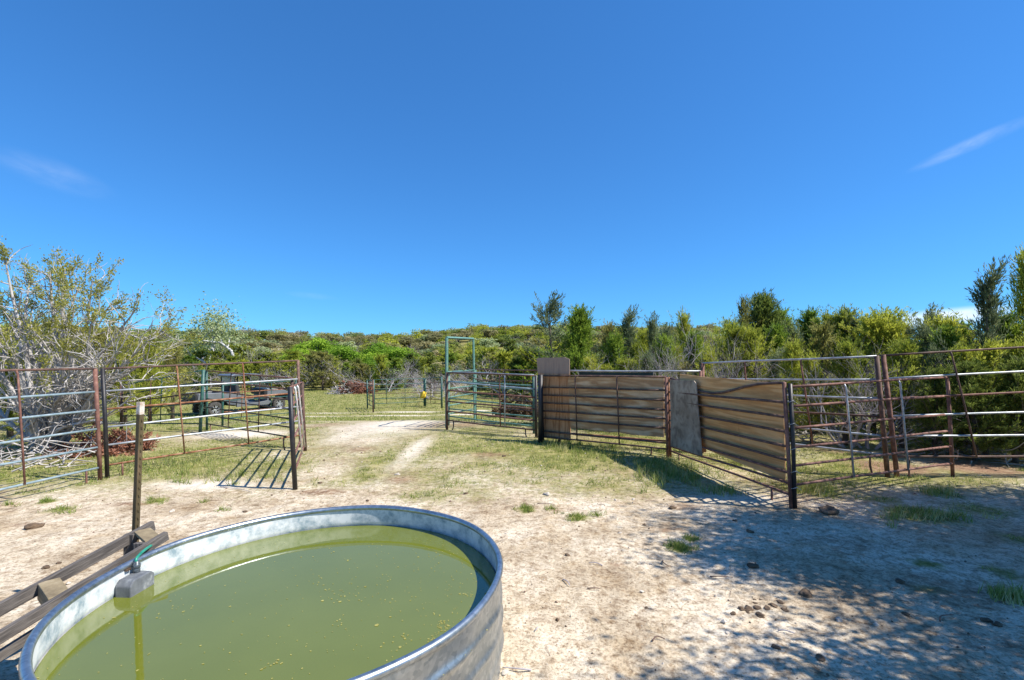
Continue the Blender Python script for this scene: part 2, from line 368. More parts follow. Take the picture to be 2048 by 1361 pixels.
# ------------------------------------------------------------------ trees
def cedar_mesh(h, r, seed, m, nb=85, lw=(.075, .034), sparse=0.0, base=.06, up=.55, dens=9, point=1.0, bark='bark_brown', name='cedar_tree', nlet=10, wisp=0):
    """conical juniper: trunk, upswept branches, feathery sprays"""
    g = np.random.default_rng(seed)
    root = thing(name, '', '')
    tb = MB(); lv = Leaves()
    lean = g.normal(size=2) * .03 * h
    def axis(t): return np.array([lean[0] * t * t, lean[1] * t * t, h * t])
    tb.tube([axis(t) for t in np.linspace(0, .97, 8)], [max(.008, .022 * h * (1 - t) ** .8) for t in np.linspace(0, .97, 8)], 6)
    lump = g.uniform(0, 6.28, 4)
    for i in range(nb):
        t = base + (1 - base) * (i + g.random()) / nb
        az = g.uniform(0, 2 * math.pi)
        prof = ((1 - t) ** (.95 * point)) * (0.55 + .45 * min(1, (t - base + .05) / .22))
        prof *= .8 + (.25 + .12 * wisp) * math.sin(az * 2 + lump[0] + 5 * t) + (.15 + .1 * wisp) * math.sin(az * 3 + lump[1] - 7 * t)
        Lb = r * max(.05, prof) * (g.uniform(.55 - .2 * wisp, 1.15) if g.random() < .8 else g.uniform(1.15, 1.5 + .35 * wisp)) + .035 * h * (t > .8) * g.random()
        u = up + .55 * t + g.normal() * .12
        p0 = axis(t * .96); d = np.array([math.cos(az), math.sin(az), u * .55]); d = unit(d)
        pts = [p0]; dd = d.copy()
        for k in range(4):
            dd = unit(dd + np.array([0, 0, .16 * u]) + g.normal(size=3) * .10); pts.append(pts[-1] + dd * Lb / 4)
        pts = np.array(pts)
        if Lb > .12: tb.tube(pts, [max(.003, .012 * Lb * (1 - k / 4.6) + .002) for k in range(5)], 4, False)
        btint = g.normal() * .13
        if g.random() < sparse * (1.2 - t): continue
        for q in range(nlet):
            s = (q + g.random()) / nlet
            if s < .18 + .25 * (1 - t): continue
            x = s * 3.999; k = int(x); pp = pts[k] + (pts[k + 1] - pts[k]) * (x - k)
            ld = unit((pts[min(k + 1, 4)] - pts[k]) / (Lb / 4) * .7 + g.normal(size=3) * .55 + np.array([0, 0, .55 + .35 * wisp]))
            ll = g.uniform(.12, .34 + .14 * wisp) * (.6 + .14 * h) * (1.2 - .35 * s)
            kk = dens
            ss = g.random(kk)
            pos = pp + ld * (ss * ll)[:, None] + g.normal(size=(kk, 3)) * .013 * (h ** .5)
            dirs = ld + g.normal(size=(kk, 3)) * (.34 - .10 * wisp)
            sc = g.uniform(.7, 1.3, kk)
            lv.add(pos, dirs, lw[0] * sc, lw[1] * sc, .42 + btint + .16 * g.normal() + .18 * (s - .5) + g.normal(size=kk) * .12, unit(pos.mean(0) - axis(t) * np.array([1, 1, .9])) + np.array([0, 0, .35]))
    for _l in range(8):
        a_ = g.uniform(0, 6.28); t_ = g.uniform(.45, .9); rr_ = r * (1 - t_) * g.uniform(.3, .8); b_ = axis(t_) + np.array([math.cos(a_) * rr_, math.sin(a_) * rr_, 0]); hh_ = h * g.uniform(.12, .27); n_ = 40; ln_ = g.normal(size=2) * .06 * h
        z_ = g.random(n_); lv.add(b_ + np.stack([ln_[0] * z_ + g.normal(size=n_) * .026 * h * (1.05 - z_), ln_[1] * z_ + g.normal(size=n_) * .026 * h * (1.05 - z_), z_ * hh_], -1), g.normal(size=(n_, 3)) * .45 + np.array([0, 0, 1]), lw[0], lw[1], .5 + .14 * g.normal(size=n_))
    # spire
    kk = int(30 * point + 14); zz = g.uniform(.84, 1.03, kk)
    pos = np.array([axis(z) for z in zz]) + g.normal(size=(kk, 3)) * np.array([.05, .05, .02]) * h * .25 * ((1.05 - zz) / .2)[:, None]
    lv.add(pos, g.normal(size=(kk, 3)) * .4 + np.array([0, 0, 1]), lw[0] * 1.3, lw[1] * .9, .55 + g.normal(size=kk) * .15)
    tb.build('trunk', M[bark], root, True, fixn=False)
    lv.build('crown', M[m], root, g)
    return root

def grow(g, tb, tips, p, d, L, r, depth, spread=.55, kids=(2, 4), ratio=.72, upb=.08, sides=5, wob=.16, taper=.6):
    n = 4; pts = [p]; dd = d
    for k in range(n):
        dd = unit(dd + g.normal(size=3) * wob + np.array([0, 0, upb])); pts.append(pts[-1] + dd * L / n)
    rr = [r * (1 - (1 - taper) * k / n) for k in range(n + 1)]
    if depth == 0: rr[-1] = r * .3
    tb.tube(pts, rr, max(3, sides), False)
    if depth == 0:
        tips.append((np.array(pts), dd)); return
    if depth <= 1: tips.append((np.array(pts), dd))
    for i in range(g.integers(kids[0], kids[1] + 1)):
        s = 1.0 if i == 0 else g.uniform(.35, 1.0)
        x = s * (n - .001); k = int(x); q = pts[k] + (pts[k + 1] - pts[k]) * (x - k)
        nd = unit(dd + g.normal(size=3) * spread)
        grow(g, tb, tips, q, nd, L * ratio * g.uniform(.75, 1.2), r * taper * (.95 if i == 0 else .7), depth - 1, spread, kids, ratio, upb, sides - 1, wob, taper)

def oak_mesh(h, seed, m, name='oak_tree', depth=3, bark='bark_brown', leaves=26, lw=(.16, .11), fluff=.33, stems=1, spread=.6, kids=(3, 4), th=.34, r0=.032, tb_mat=None):
    g = np.random.default_rng(seed); root = thing(name, '', ''); tb = MB(); tips = []; lv = Leaves()
    for s in range(stems):
        d = unit(np.array([g.normal() * .22, g.normal() * .22, 1])) if stems > 1 or True else None
        if stems > 1: d = unit(np.array([math.cos(6.28 * s / stems + g.random()), math.sin(6.28 * s / stems + g.random()), 1.1]))
        grow(g, tb, tips, np.array([0, 0, -.05 * h]), d, h * th, h * r0, depth, spread, kids, .74, .07, 6)
    if m:
        for pts, dd in tips:
            n = leaves; c = pts[-1]; tt = g.normal() * .14
            pos = c + g.normal(size=(n, 3)) * fluff * h * .16
            lv.add(pos, g.normal(size=(n, 3)) + np.array([0, 0, .4]), lw[0] * g.uniform(.7, 1.3, n), lw[1], .5 + tt + .12 * g.normal(size=n))
    tb.build('trunk', M[bark], root, True, fixn=False)
    if m: lv.build('crown', M[m], root, g)
    # normalise height
    zmax = max(max(v[2] for v in tb.v), .1)
    root['zmax'] = zmax
    return root

def place(root, x, y, h, h0, rz, label, cat, group=None, first=False, wide=1.0, z=None):
    o = root if first else copy_tree(root)
    if 'zmax' in o: del o['zmax']
    s = h / h0; o.location = (x, y, (float(terr(x, y)) if z is None else z) - .02); o.rotation_euler = (0, 0, rz); o.scale = (s * wide, s * wide, s)
    tag(o, label, cat, group); return o

class Kind:
    """one modelled tree and its copies"""
    def __init__(s, root, h0): s.root = root; s.h0 = root.get('zmax', h0); s.used = False
    def put(s, x, y, h, label, cat='tree', group=None, wide=1.0, rz=None):
        o = place(s.root, x, y, h, s.h0, random.uniform(0, 6.28) if rz is None else rz, label, cat, group, not s.used, wide); s.used = True; return o
    def at(s, u, vtop, y, label, **kw):
        x = (u - UC) / F * y; h = H + (VH - vtop) * y / F - float(terr(x, y))
        return s.put(x, y, h, label, **kw)

#==SECTION world==
# ------------------------------------------------------------------ world, sun, camera
sd = Vector((1.2, -.27, 1.5)).normalized()
EL = math.asin(sd.z); AZ = math.atan2(sd.x, sd.y)
w = bpy.data.worlds.new('World'); SC.world = w; w.use_nodes = True
nt = w.node_tree; bg = nt.nodes['Background']
sky = N(nt, 'ShaderNodeTexSky', sky_type='NISHITA'); sky.sun_disc = False
sky.sun_elevation = EL; sky.sun_rotation = AZ; sky.altitude = 400; sky.air_density = 1.0; sky.dust_density = .0; sky.ozone_density = 2.2
gm = N(nt, 'ShaderNodeGamma'); gm.inputs[1].default_value = .78
hs = N(nt, 'ShaderNodeHueSaturation')
nt.links.new(sky.outputs[0], gm.inputs[0]); nt.links.new(mixc(nt, 1.0, gm.outputs[0], (.345, .945, 1.66), 'MULTIPLY'), hs.inputs['Color'])
tc = N(nt, 'ShaderNodeTexCoord')
def vdot(vec):
    d = N(nt, 'ShaderNodeVectorMath', operation='DOT_PRODUCT'); d.inputs[1].default_value = vec
    nt.links.new(tc.outputs['Generated'], d.inputs[0]); return d.outputs['Value']
def mth(op, a, b=None, c=None):
    n = N(nt, 'ShaderNodeMath', operation=op)
    for i, q in enumerate((a, b, c)):
        if q is None: continue
        if isinstance(q, (int, float)): n.inputs[i].default_value = q
        else: nt.links.new(q, n.inputs[i])
    return n.outputs[0]
cloud = None
for (u, v, u2, v2, wd, amp, sc_) in ((-60, 290, 250, 400, .026, .11, 13), (1800, 350, 2120, 212, .012, .22, 14), (1690, 652, 2160, 616, .018, 1.5, 7), (560, 585, 690, 600, .008, .07, 12)):
    a = Vector(((u - UC) / F, 1, (VH - v) / F)).normalized(); b = Vector(((u2 - UC) / F, 1, (VH - v2) / F)).normalized()
    ctr = ((a + b) / 2).normalized(); ax = (b - a); half = ax.length / 2; ax.normalize(); cr = ctr.cross(ax).normalized()
    du = mth('SUBTRACT', vdot(ax), ctr.dot(ax)); dv = mth('SUBTRACT', vdot(cr), ctr.dot(cr))
    cx = N(nt, 'ShaderNodeCombineXYZ'); nt.links.new(mth('MULTIPLY', du, .35), cx.inputs[0]); nt.links.new(dv, cx.inputs[1])
    nn = noise(nt, cx.outputs[0], sc_ * 3, 5, .6, .5)
    eu = mth('POWER', mth('DIVIDE', du, half), 2); ev = mth('POWER', mth('DIVIDE', dv, wd), 2)
    mask = mth('POWER', mth('MAXIMUM', mth('SUBTRACT', 1.0, mth('ADD', eu, ev)), 0), 2)
    front = mth('GREATER_THAN', vdot(ctr), 0)
    t = mth('MULTIPLY', mth('MULTIPLY', mask, front), mth('MULTIPLY', mth('MAXIMUM', mth('SUBTRACT', nn, .28), 0), amp * 2.6))
    cloud = t if cloud is None else mth('ADD', cloud, t)
cl = N(nt, 'ShaderNodeClamp'); nt.links.new(cloud, cl.inputs[0])
skyc = mixc(nt, cl.outputs[0], hs.outputs[0], (7.5, 8.0, 8.6))
nt.links.new(skyc, bg.inputs['Color']); bg.inputs['Strength'].default_value = .1

sun = bpy.data.lights.new('sun', 'SUN'); sun.energy = 5.0; sun.angle = R(.5); sun.color = (1, .955, .88)
so = bpy.data.objects.new('sun', sun); COL.objects.link(so)
so.rotation_euler = sd.to_track_quat('Z', 'Y').to_euler(); so.location = (20, -5, 25)
cd = bpy.data.cameras.new('camera'); cam = bpy.data.objects.new('camera', cd); COL.objects.link(cam)
cam.location = (0, 0, H); cam.rotation_euler = (R(90), 0, 0)
cd.sensor_width = 36; cd.lens = F / 2048 * 36; cd.shift_y = (VH - 680.5) / 2048; cd.clip_end = 3000; cd.clip_start = .05
SC.camera = cam
SC.view_settings.view_transform = 'Standard'; SC.view_settings.look = 'None'; SC.view_settings.exposure = .64; SC.view_settings.gamma = 1
SC.render.engine = 'CYCLES'; SC.cycles.max_bounces = 8; SC.cycles.diffuse_bounces = 5; SC.cycles.use_denoising = True
SC.cycles.transparent_max_bounces = 8

#==SECTION ground==
# ------------------------------------------------------------------ ground sheet with a map of land cover and some painted tree shade
GR = []; LITTER_SHADE = []; PA = []
def ell(lst, u, v, ru, rv, amp):
    c = G(u, v); ry = abs(G(u, v - rv).y - G(u, min(1360, v + rv)).y) / 2; lst.append((c.x, c.y, ru * c.y / F, max(.08, ry), amp))
for e in ((330, 930, 300, 30, .75), (560, 930, 170, 45, .6), (150, 965, 160, 18, .5), (560, 830, 260, 40, .7), (300, 830, 200, 40, .8), (100, 880, 200, 50, .7),
          (760, 900, 120, 40, .55), (950, 880, 110, 35, .6), (960, 930, 110, 40, .5), (680, 880, 60, 25, .45), (860, 990, 110, 28, .5), (960, 985, 80, 30, .45),
          (1190, 900, 120, 40, .68), (1330, 935, 90, 34, .75), (1240, 860, 120, 20, .8), (1450, 925, 90, 22, .6),
          (1640, 985, 50, 14, .8), (1700, 935, 140, 28, .7), (1830, 960, 60, 20, .6), (1880, 985, 40, 14, .75), (1760, 1000, 50, 14, .6),
          (1840, 1030, 90, 24, .75), (1960, 1020, 80, 22, .6), (2015, 1190, 30, 20, .8), (1855, 1130, 36, 12, .7), (1860, 1180, 46, 12, .65), (2000, 1145, 40, 16, .6), (2040, 1080, 50, 25, .5),
          (1052, 1020, 20, 8, .75), (1158, 1035, 28, 8, .75), (1360, 1097, 26, 11, .8), (1384, 1079, 12, 7, .8), (120, 1021, 26, 8, .7), (95, 1005, 16, 7, .8), (312, 1003, 18, 9, .8),
          (60, 985, 60, 12, .55), (1000, 1075, 0.1, .1, 0), (820, 800, 100, 6, .8), (1075, 967, 20, 6, .6), (1105, 950, 30, 8, .6), (1225, 972, 24, 7, .6), (1140, 990, 20, 6, .4), (1470, 1130, 16, 5, .5)):
    ell(GR, *e)
for e in ((1780, 935, 90, 18, .75), (1950, 935, 110, 22, .7), (760, 850, 90, 10, .5), (230, 900, 90, 20, .5), (1680, 900, 80, 14, .5), (1300, 870, 60, 10, .4), (1180, 880, 60, 12, .4), (460, 985, 120, 10, .35), (1370, 1015, 60, 12, .5), (1700, 1090, 160, 40, .42), (1900, 1180, 170, 60, .46), (1560, 1120, 70, 26, .34), (1990, 1290, 120, 50, .42), (1720, 1180, 120, 26, .34), (860, 850, 60, 8, .5), (640, 985, 90, 9, .55), (800, 960, 50, 12, .5), (720, 900, 50, 10, .5), (980, 910, 60, 9, .5), (1130, 1020, 60, 8, .4), (250, 1010, 70, 7, .5), (60, 1050, 60, 8, .5), (1230, 1130, 50, 10, .4), (1330, 1060, 60, 9, .45), (930, 850, 60, 6, .5), (650, 850, 40, 6, .5)):  # lower-right ellipses paint the oaks' shade browner and darker; rest are brown litter
    ell(LITTER_SHADE, *e)
for e in ((790, 848, 110, 15, .62), (700, 870, 60, 20, .5), (830, 900, 30, 40, .55), (480, 868, 110, 10, .7), (400, 970, 140, 14, .6), (1480, 1000, 110, 14, .55), (640, 940, 60, 40, .35)):
    ell(PA, *e)
def accum(lst, x, y):
    s = np.zeros_like(x)
    for (cx, cy, rx, ry, a) in lst:
        q = ((x - cx) / rx) ** 2 + ((y - cy) / ry) ** 2
        s = np.maximum(s, a * np.exp(-q * .9))
    return s
def covers(x, y):
    far = sstep(15, 20, y) * .72 + .3 * sstep(44, 50, y)
    base = .30 * sstep(5.4, 7.6, y) + .62 * sstep(5.4, 7.6, y) * (fbm(x * .9, y * .9, 5) - .12)
    side = .5 * sstep(7, 10, np.abs(x))
    g_ = np.maximum.reduce([accum(GR, x, y), far, base, side])
    p_ = accum(PA, x, y)
    # wheel track crossing the far field
    for k, (off, wd) in enumerate(((23.5, .30), (25.2, .30))):
        yc = off + .10 * (x + 6) + .5 * np.sin(x * .22)
        p_ = np.maximum(p_, .75 * np.exp(-((y - yc) / wd) ** 2) * sstep(-13, -9, x) * (1 - sstep(4, 7, x)))
    l_ = np.maximum(accum(LITTER_SHADE, x, y), .30 * sstep(43, 47, y))
    g_ = g_ * (1 - .8 * p_)
    return g_, l_, p_
def axis_vals(lo, hi, fine_lo, fine_hi, step, grow_):
    a = list(np.arange(fine_lo, fine_hi + 1e-6, step)); s = step
    x = fine_hi
    while x < hi: s *= grow_; x += s; a.append(x)
    s = step; x = fine_lo
    while x > lo: s *= grow_; x -= s; a.insert(0, x)
    return np.array(a)
xs = axis_vals(-700, 700, -6, 8, .055, 1.06); ys = axis_vals(-80, 1100, 1.8, 9, .055, 1.035)
gx, gy = np.meshgrid(xs, ys); nx, ny = len(xs), len(ys)
def micro(x, y):
    fade = 1 - sstep(14, 30, np.hypot(x, y))
    return fade * (.034 * (fbm(x * 1.6, y * 1.6, 3) - .5) + .042 * (np.abs(fbm(x * 5.2, y * 5.2, 11, 3) - .44) - .08))
def gz(x, y): return terr(x, y) + micro(x, y)
gzv = gz(gx, gy)
vs = np.stack([gx, gy, gzv], -1).reshape(-1, 3).astype(np.float32)
idx = np.arange(nx * ny).reshape(ny, nx)
fq = np.stack([idx[:-1, :-1], idx[:-1, 1:], idx[1:, 1:], idx[1:, :-1]], -1).reshape(-1, 4).astype(np.int32)
me = bpy.data.meshes.new('ground'); me.vertices.add(len(vs)); me.vertices.foreach_set('co', vs.ravel())
me.loops.add(fq.size); me.loops.foreach_set('vertex_index', fq.ravel()); me.polygons.add(len(fq)); me.polygons.foreach_set('loop_start', np.arange(0, fq.size, 4, dtype=np.int32))
me.update(calc_edges=True); me.polygons.foreach_set('use_smooth', np.ones(len(fq), bool))
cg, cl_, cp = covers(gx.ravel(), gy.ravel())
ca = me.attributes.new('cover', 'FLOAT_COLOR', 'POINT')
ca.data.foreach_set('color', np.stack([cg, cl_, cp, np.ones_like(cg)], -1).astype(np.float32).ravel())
me.materials.append(M['ground'])
go = bpy.data.objects.new('ground', me); COL.objects.link(go)
go['kind'] = 'structure'; go['label'] = 'pale caliche dirt ground with patches of thin grass'; go['category'] = 'ground'

# grass blades
lv = Leaves(); g = np.random.default_rng(21)
def scatter(n, x0, x1, y0, y1, per, hgt, wid, lo, spread=.035, tall=0):
    x = g.uniform(x0, x1, n); y = g.uniform(y0, y1, n)
    ok = np.abs(x) < y * 1.12 + 1.0; x, y = x[ok], y[ok]
    c, l_, p_ = covers(x, y); q = c + .55 * (fbm(x * 2.2, y * 2.2, 31) - .5) + .45 * (fbm(x * 7, y * 7, 41, 3) - .45) - .35 * l_
    keep = g.random(len(x)) < np.clip((q - lo) * 2.2, 0, 1)
    inside = ((x + 1.24) ** 2 + (y - 2.95) ** 2 < 1.31 ** 2); keep &= ~inside
    x, y, q = x[keep], y[keep], q[keep]
    m_ = len(x); xx = np.repeat(x, per) + g.normal(size=m_ * per) * spread; yy = np.repeat(y, per) + g.normal(size=m_ * per) * spread; qq = np.repeat(q, per)
    zz = gz(xx, yy) - .006
    hh = hgt * g.uniform(.45, 1.25, len(xx)) * (.55 + .9 * np.clip(qq - lo, 0, 1)); base = np.repeat(g.normal(size=m_) * .2, per)
    d = np.stack([g.normal(size=len(xx)) * .55, g.normal(size=len(xx)) * .55, np.ones(len(xx))], -1)
    dry = .55 * fbm(xx * .7, yy * .7, 61)
    lv.add(np.stack([xx, yy, zz], -1), d, hh, wid, .20 + dry + base + g.normal(size=len(xx)) * .24)
scatter(26000, -9, 10, 2.2, 9, 8, .085, .008, .42, .03)
scatter(42000, -13, 12, 6.5, 16, 6, .10, .012, .40, .05)
scatter(26000, -26, 24, 15, 42, 5, .13, .03, .40, .10)
# taller seed-headed clumps along the boarded fence
for (u, v, ru, rv, n, hg) in ((1330, 950, 80, 26, 80, .20), (1240, 900, 80, 24, 56, .18), (1170, 905, 70, 25, 44, .15), (1130, 890, 30, 14, 34, .22), (1630, 983, 34, 6, 40, .2), (1880, 985, 30, 6, 16, .15), (1440, 985, 34, 8, 20, .15), (2018, 1195, 22, 8, 20, .13), (1850, 1035, 80, 12, 30, .14), (430, 950, 160, 20, 60, .17)):
    for k in range(n):
        c = G(u + g.normal() * ru * .6, min(1350, v + g.normal() * rv * .6)); kk = 16
        xx = c.x + g.normal(size=kk) * .04; yy = c.y + g.normal(size=kk) * .04
        d = np.stack([g.normal(size=kk) * .38, g.normal(size=kk) * .38, np.ones(kk)], -1)
        lv.add(np.stack([xx, yy, gz(xx, yy) - .005], -1), d, hg * g.uniform(.35, 1.1, kk), .009, g.normal() * .22 + .5 + g.normal(size=kk) * .18)
# foreground tufts
for (u, v, ru, n) in ((1360, 1097, 24, 26), (1384, 1079, 10, 8), (1052, 1020, 17, 14), (1150, 1036, 20, 16), (1195, 1032, 12, 8), (1100, 1020, 14, 6), (310, 1003, 15, 10), (125, 1020, 22, 12), (95, 1004, 12, 10), (20, 1010, 10, 6), (405, 1005, 8, 3), (450, 1020, 10, 4)):
    for k in range(n):
        c = G(u + g.normal() * ru * .6, v + g.normal() * ru * .22); kk = 12
        xx = c.x + g.normal(size=kk) * .025; yy = c.y + g.normal(size=kk) * .025
        d = np.stack([g.normal(size=kk) * .7, g.normal(size=kk) * .7, np.ones(kk)], -1)
        lv.add(np.stack([xx, yy, gz(xx, yy) - .005], -1), d, .085 * g.uniform(.4, 1.2, kk), .008, .22 + g.normal(size=kk) * .2)
go = lv.build('grass', M['grass'], None, g, tri=True)
tag(go, 'short green and straw coloured grass growing in patches on the dirt', 'grass', kind='stuff')

# crumbs of soil, dung and straw
g = np.random.default_rng(33); mb_v = []; mb_f = []; mi = []
n_ = 16000; X = g.uniform(-9, 9, n_); Y = 2.0 + 11 * g.random(n_) ** 1.4
kp = (np.abs(X) < Y * 1.1 + .6) & (((X + 1.24) ** 2 + (Y - 2.95) ** 2) > 1.31 ** 2) & (g.random(n_) < .15 + 1.3 * np.clip(fbm(X * 1.1, Y * 1.1, 71) - .32, 0, 1)); X, Y = X[kp], Y[kp]; Z = gz(X, Y)
for x, y, z in zip(X, Y, Z):
    sz = .0040 * math.exp(g.normal() * .5) * (1 + .05 * max(0, y - 4)); o_ = len(mb_v); t_ = g.random()
    if t_ < .62:      # crumb
        q = g.normal(size=(6, 3)) * .18 + np.array([[1, 0, 0], [-1, 0, 0], [0, 1, 0], [0, -1, 0], [0, 0, .8], [0, 0, -.6]]); q = q * sz * 1.5 + np.array([x, y, z + sz * .4])
        mb_v += q.tolist(); mb_f += [(o_ + a, o_ + b, o_ + c) for a, b, c in ((0, 2, 4), (2, 1, 4), (1, 3, 4), (3, 0, 4), (2, 0, 5), (1, 2, 5), (3, 1, 5), (0, 3, 5))]; k_ = 0 if t_ < .20 else (1 if t_ < .36 else 2); mi += [k_] * 8
    else:             # straw or needle
        a_ = g.uniform(0, 6.28); L_ = g.uniform(.015, .06); dx, dy = math.cos(a_) * L_, math.sin(a_) * L_; w_ = .0016
        mb_v += [(x - dx - dy * .03, y - dy + dx * .03, z + .004), (x - dx + dy * .03, y - dy - dx * .03, z + .004), (x + dx + dy * .03, y + dy - dx * .03, z + .010), (x + dx - dy * .03, y + dy + dx * .03, z + .010)]
        mb_f.append((o_, o_ + 1, o_ + 2, o_ + 3)); mi.append(3 if t_ < .85 else 1)
me = bpy.data.meshes.new('soil_crumbs'); me.from_pydata(mb_v, [], mb_f)
for q in ('dung', 'twig_brown', 'stone', 'block_wood'): me.materials.append(M[q])
me.polygons.foreach_set('material_index', mi); me.update()
o = bpy.data.objects.new('soil_crumbs', me); COL.objects.link(o); tag(o, 'crumbs of soil, gravel and straw strewn over the bare dirt', 'soil crumbs', kind='stuff')

#==SECTION fences==
# ------------------------------------------------------------------ pipe fences
def corral(label, lp, rp, rails, stays=(), feet=(), lm='rust', rm='rust', pr=.030, rr=.0165, name='corral_fence', cat='fence', group='pipe fence sections of the corral', base3=None, stay_m='rust', post_r2=None, skip_posts=()):
    """lp, rp: (u_top, v_top, u_bottom, v_bottom) of the end posts; rails: (v_left, v_right, material[, waviness])"""
    def post(q):
        b = G(q[2], q[3]); t = P(q[0], q[1], b.y); return b, t
    if base3: (bl, tl), (br, tr) = base3
    else:
        bl, tl = post(lp); br, tr = post(rp)
    mid = (bl + br) / 2; root = thing(name, label, cat, mid, group)
    L = lambda p: Vector(p) - mid
    for k, (b, t, m_) in enumerate(((bl, tl, lm), (br, tr, rm))):
        if k in skip_posts: continue
        mb = MB(); mb.tube([L(b) - Vector((0, 0, .06)), L((b + t) / 2) + Vector((random.gauss(0, .004), 0, 0)), L(t)], pr, 9); mb.build('post', M[m_], root, True)
    ends = []
    for r_ in rails:
        vl, vr, m_ = r_[:3]
        a = bl.lerp(tl, (lp[3] - vl) / (lp[3] - lp[1])); b = br.lerp(tr, (rp[3] - vr) / (rp[3] - rp[1]))
        ends.append((a, b))
        n = 7; pts = []
        ph = random.uniform(0, 6.28); amp = r_[3] if len(r_) > 3 else .006
        for i in range(n):
            t = i / (n - 1); p = a.lerp(b, t); p.z += amp * math.sin(ph + 5 * t) * math.sin(math.pi * t); pts.append(L(p))
        mb = MB(); mb.tube(pts, rr, 8); mb.build('rail', M[m_], root, True)
    dirh = (br - bl); dirh.z = 0; nrm = Vector((dirh.y, -dirh.x, 0)).normalized()
    if nrm.dot(mid) > 0: nrm = -nrm
    def frac(u):   # where the sight line of column u meets the fence, 0..1
        k = (u - UC) / F
        return (k * bl.y - bl.x) / ((br.x - bl.x) - k * (br.y - bl.y))
    for s in stays:
        ut, ub, m_ = s[:3]
        k0 = s[3] if len(s) > 3 else 0; k1 = s[4] if len(s) > 4 else len(ends) - 1
        f0, f1 = frac(ut), frac(ub)
        a = ends[k0][0].lerp(ends[k0][1], f0); b = ends[k1][0].lerp(ends[k1][1], f1)
        mb = MB(); o = nrm * (rr * 1.5); mb.tube([L(a), L(a) + o + Vector((0, 0, -.05)), L(a).lerp(L(b), .5) + o, L(b) + o], rr * .8, 7); mb.build('stay', M[m_], root, True)
    for f_ in feet:
        u, m_, bend = f_
        q = frac(u); a = ends[-1][0].lerp(ends[-1][1], q); gr = float(gz(a.x, a.y)); dd = dirh.normalized()
        mb = MB(); hgt = a.z - gr
        mb.tube([L(a), L(a) + Vector((0, 0, -hgt * .6)), L(a) + Vector((0, 0, -hgt * .9)) + dd * bend * .5, L(a) + Vector((0, 0, -hgt - .01)) + dd * bend], rr * .85, 6)
        mb.build('foot', M[m_], root, True)
    return root, (bl, tl, br, tr, ends, nrm, frac)

# left: nearest section, running out of the frame
br = G(201, 962); dl = (G(0, 1012) - br); dl.z = 0; dl.normalize(); bl = br + dl * 3.1; tr = P(190, 738, br.y); hgt = tr.z
tl = Vector((bl.x - .06, bl.y, bl.z + tr.z - br.z))
hs_ = [(738, 738, 'dark_rust'), (784, 784, 'teal_pipe'), (821, 821, 'teal_pipe'), (858.6, 858.6, 'teal_pipe'), (895, 895, 'teal_pipe'), (936, 936, 'teal_pipe')]
corral('teal-railed pipe fence in front of the big bare-limbed cedar', (190, 738, 201, 962), (190, 738, 201, 962), hs_, [(44, 48, 'rust')], [(174, 'rust', 0)], base3=((bl, tl), (br, tr)), lm='rust', rm='rust')
corral('black and silver railed pipe fence behind the lone steel post', (205, 737, 215, 957), (596, 721, 601, 896),
       [(738, 721.5, 'dark_rust'), (783, 758.4, 'galv'), (819, 786, 'rust_orange'), (855, 813.4, 'galv'), (891, 842, 'galv'), (931, 871, 'rust_orange')],
       [(361, 369, 'rust_orange'), (491, 497, 'rust_orange')], [(246, 'rust', 0), (568, 'dark_rust', .03)], lm='black_pipe', rm='dark_rust')
corral('narrow rusty gate seen almost edge on, with two white uprights', (580, 774, 591, 981), (604, 764, 611, 903),
       [(775, 765, 'rust'), (812, 790, 'rust'), (846, 814, 'rust'), (880, 838, 'rust'), (914, 862, 'rust'), (944, 886, 'rust')],
       [(597, 603, 'white_pipe'), (602, 608, 'white_pipe')], lm='black_pipe', rm='dark_rust', name='pipe_gate', cat='gate', pr=.034)
corral('low black seven-rail pipe fence crossing in front of the utility vehicle', (413, 742, 414, 861), (584, 757, 588, 897),
       [(742, 757, 'rust'), (762, 779, 'dark_rust'), (781, 801, 'dark_rust'), (798, 820, 'black_pipe'), (815, 839, 'black_pipe'), (831, 856, 'black_pipe'), (848, 876, 'black_pipe')],
       [(466, 458.5, 'dark_rust'), (525, 519, 'dark_rust')], [(421, 'rust', .05)], lm='green_pipe', rm='dark_rust', rr=.016)
corral('green pipe fence receding left behind the lone steel post', (243, 770, 243, 859), (407, 740, 400, 866),
       [(771, 741, 'green_pipe'), (790, 764, 'green_pipe'), (806, 785, 'dark_rust'), (820, 806, 'green_pipe'), (833, 827, 'green_pipe'), (847, 848, 'green_pipe')],
       [(322, 322, 'green_pipe'), (301, 301, 'rust')], [(290, 'black_pipe', -.03)], lm='dark_rust', rm='green_pipe', pr=.04, rr=.016)
corral('low green pipe fence between the rusty fences and the vehicle', (446, 770, 445, 852), (592, 761, 590, 838),
       [(771, 762, 'green_pipe'), (787, 777, 'rust_orange'), (802, 792, 'green_pipe'), (825, 814, 'rust_orange'), (838, 825, 'green_pipe')],
       [(482, 481, 'rust_orange'), (540, 540, 'green_pipe')], lm='green_pipe', rm='green_pipe', rr=.016)
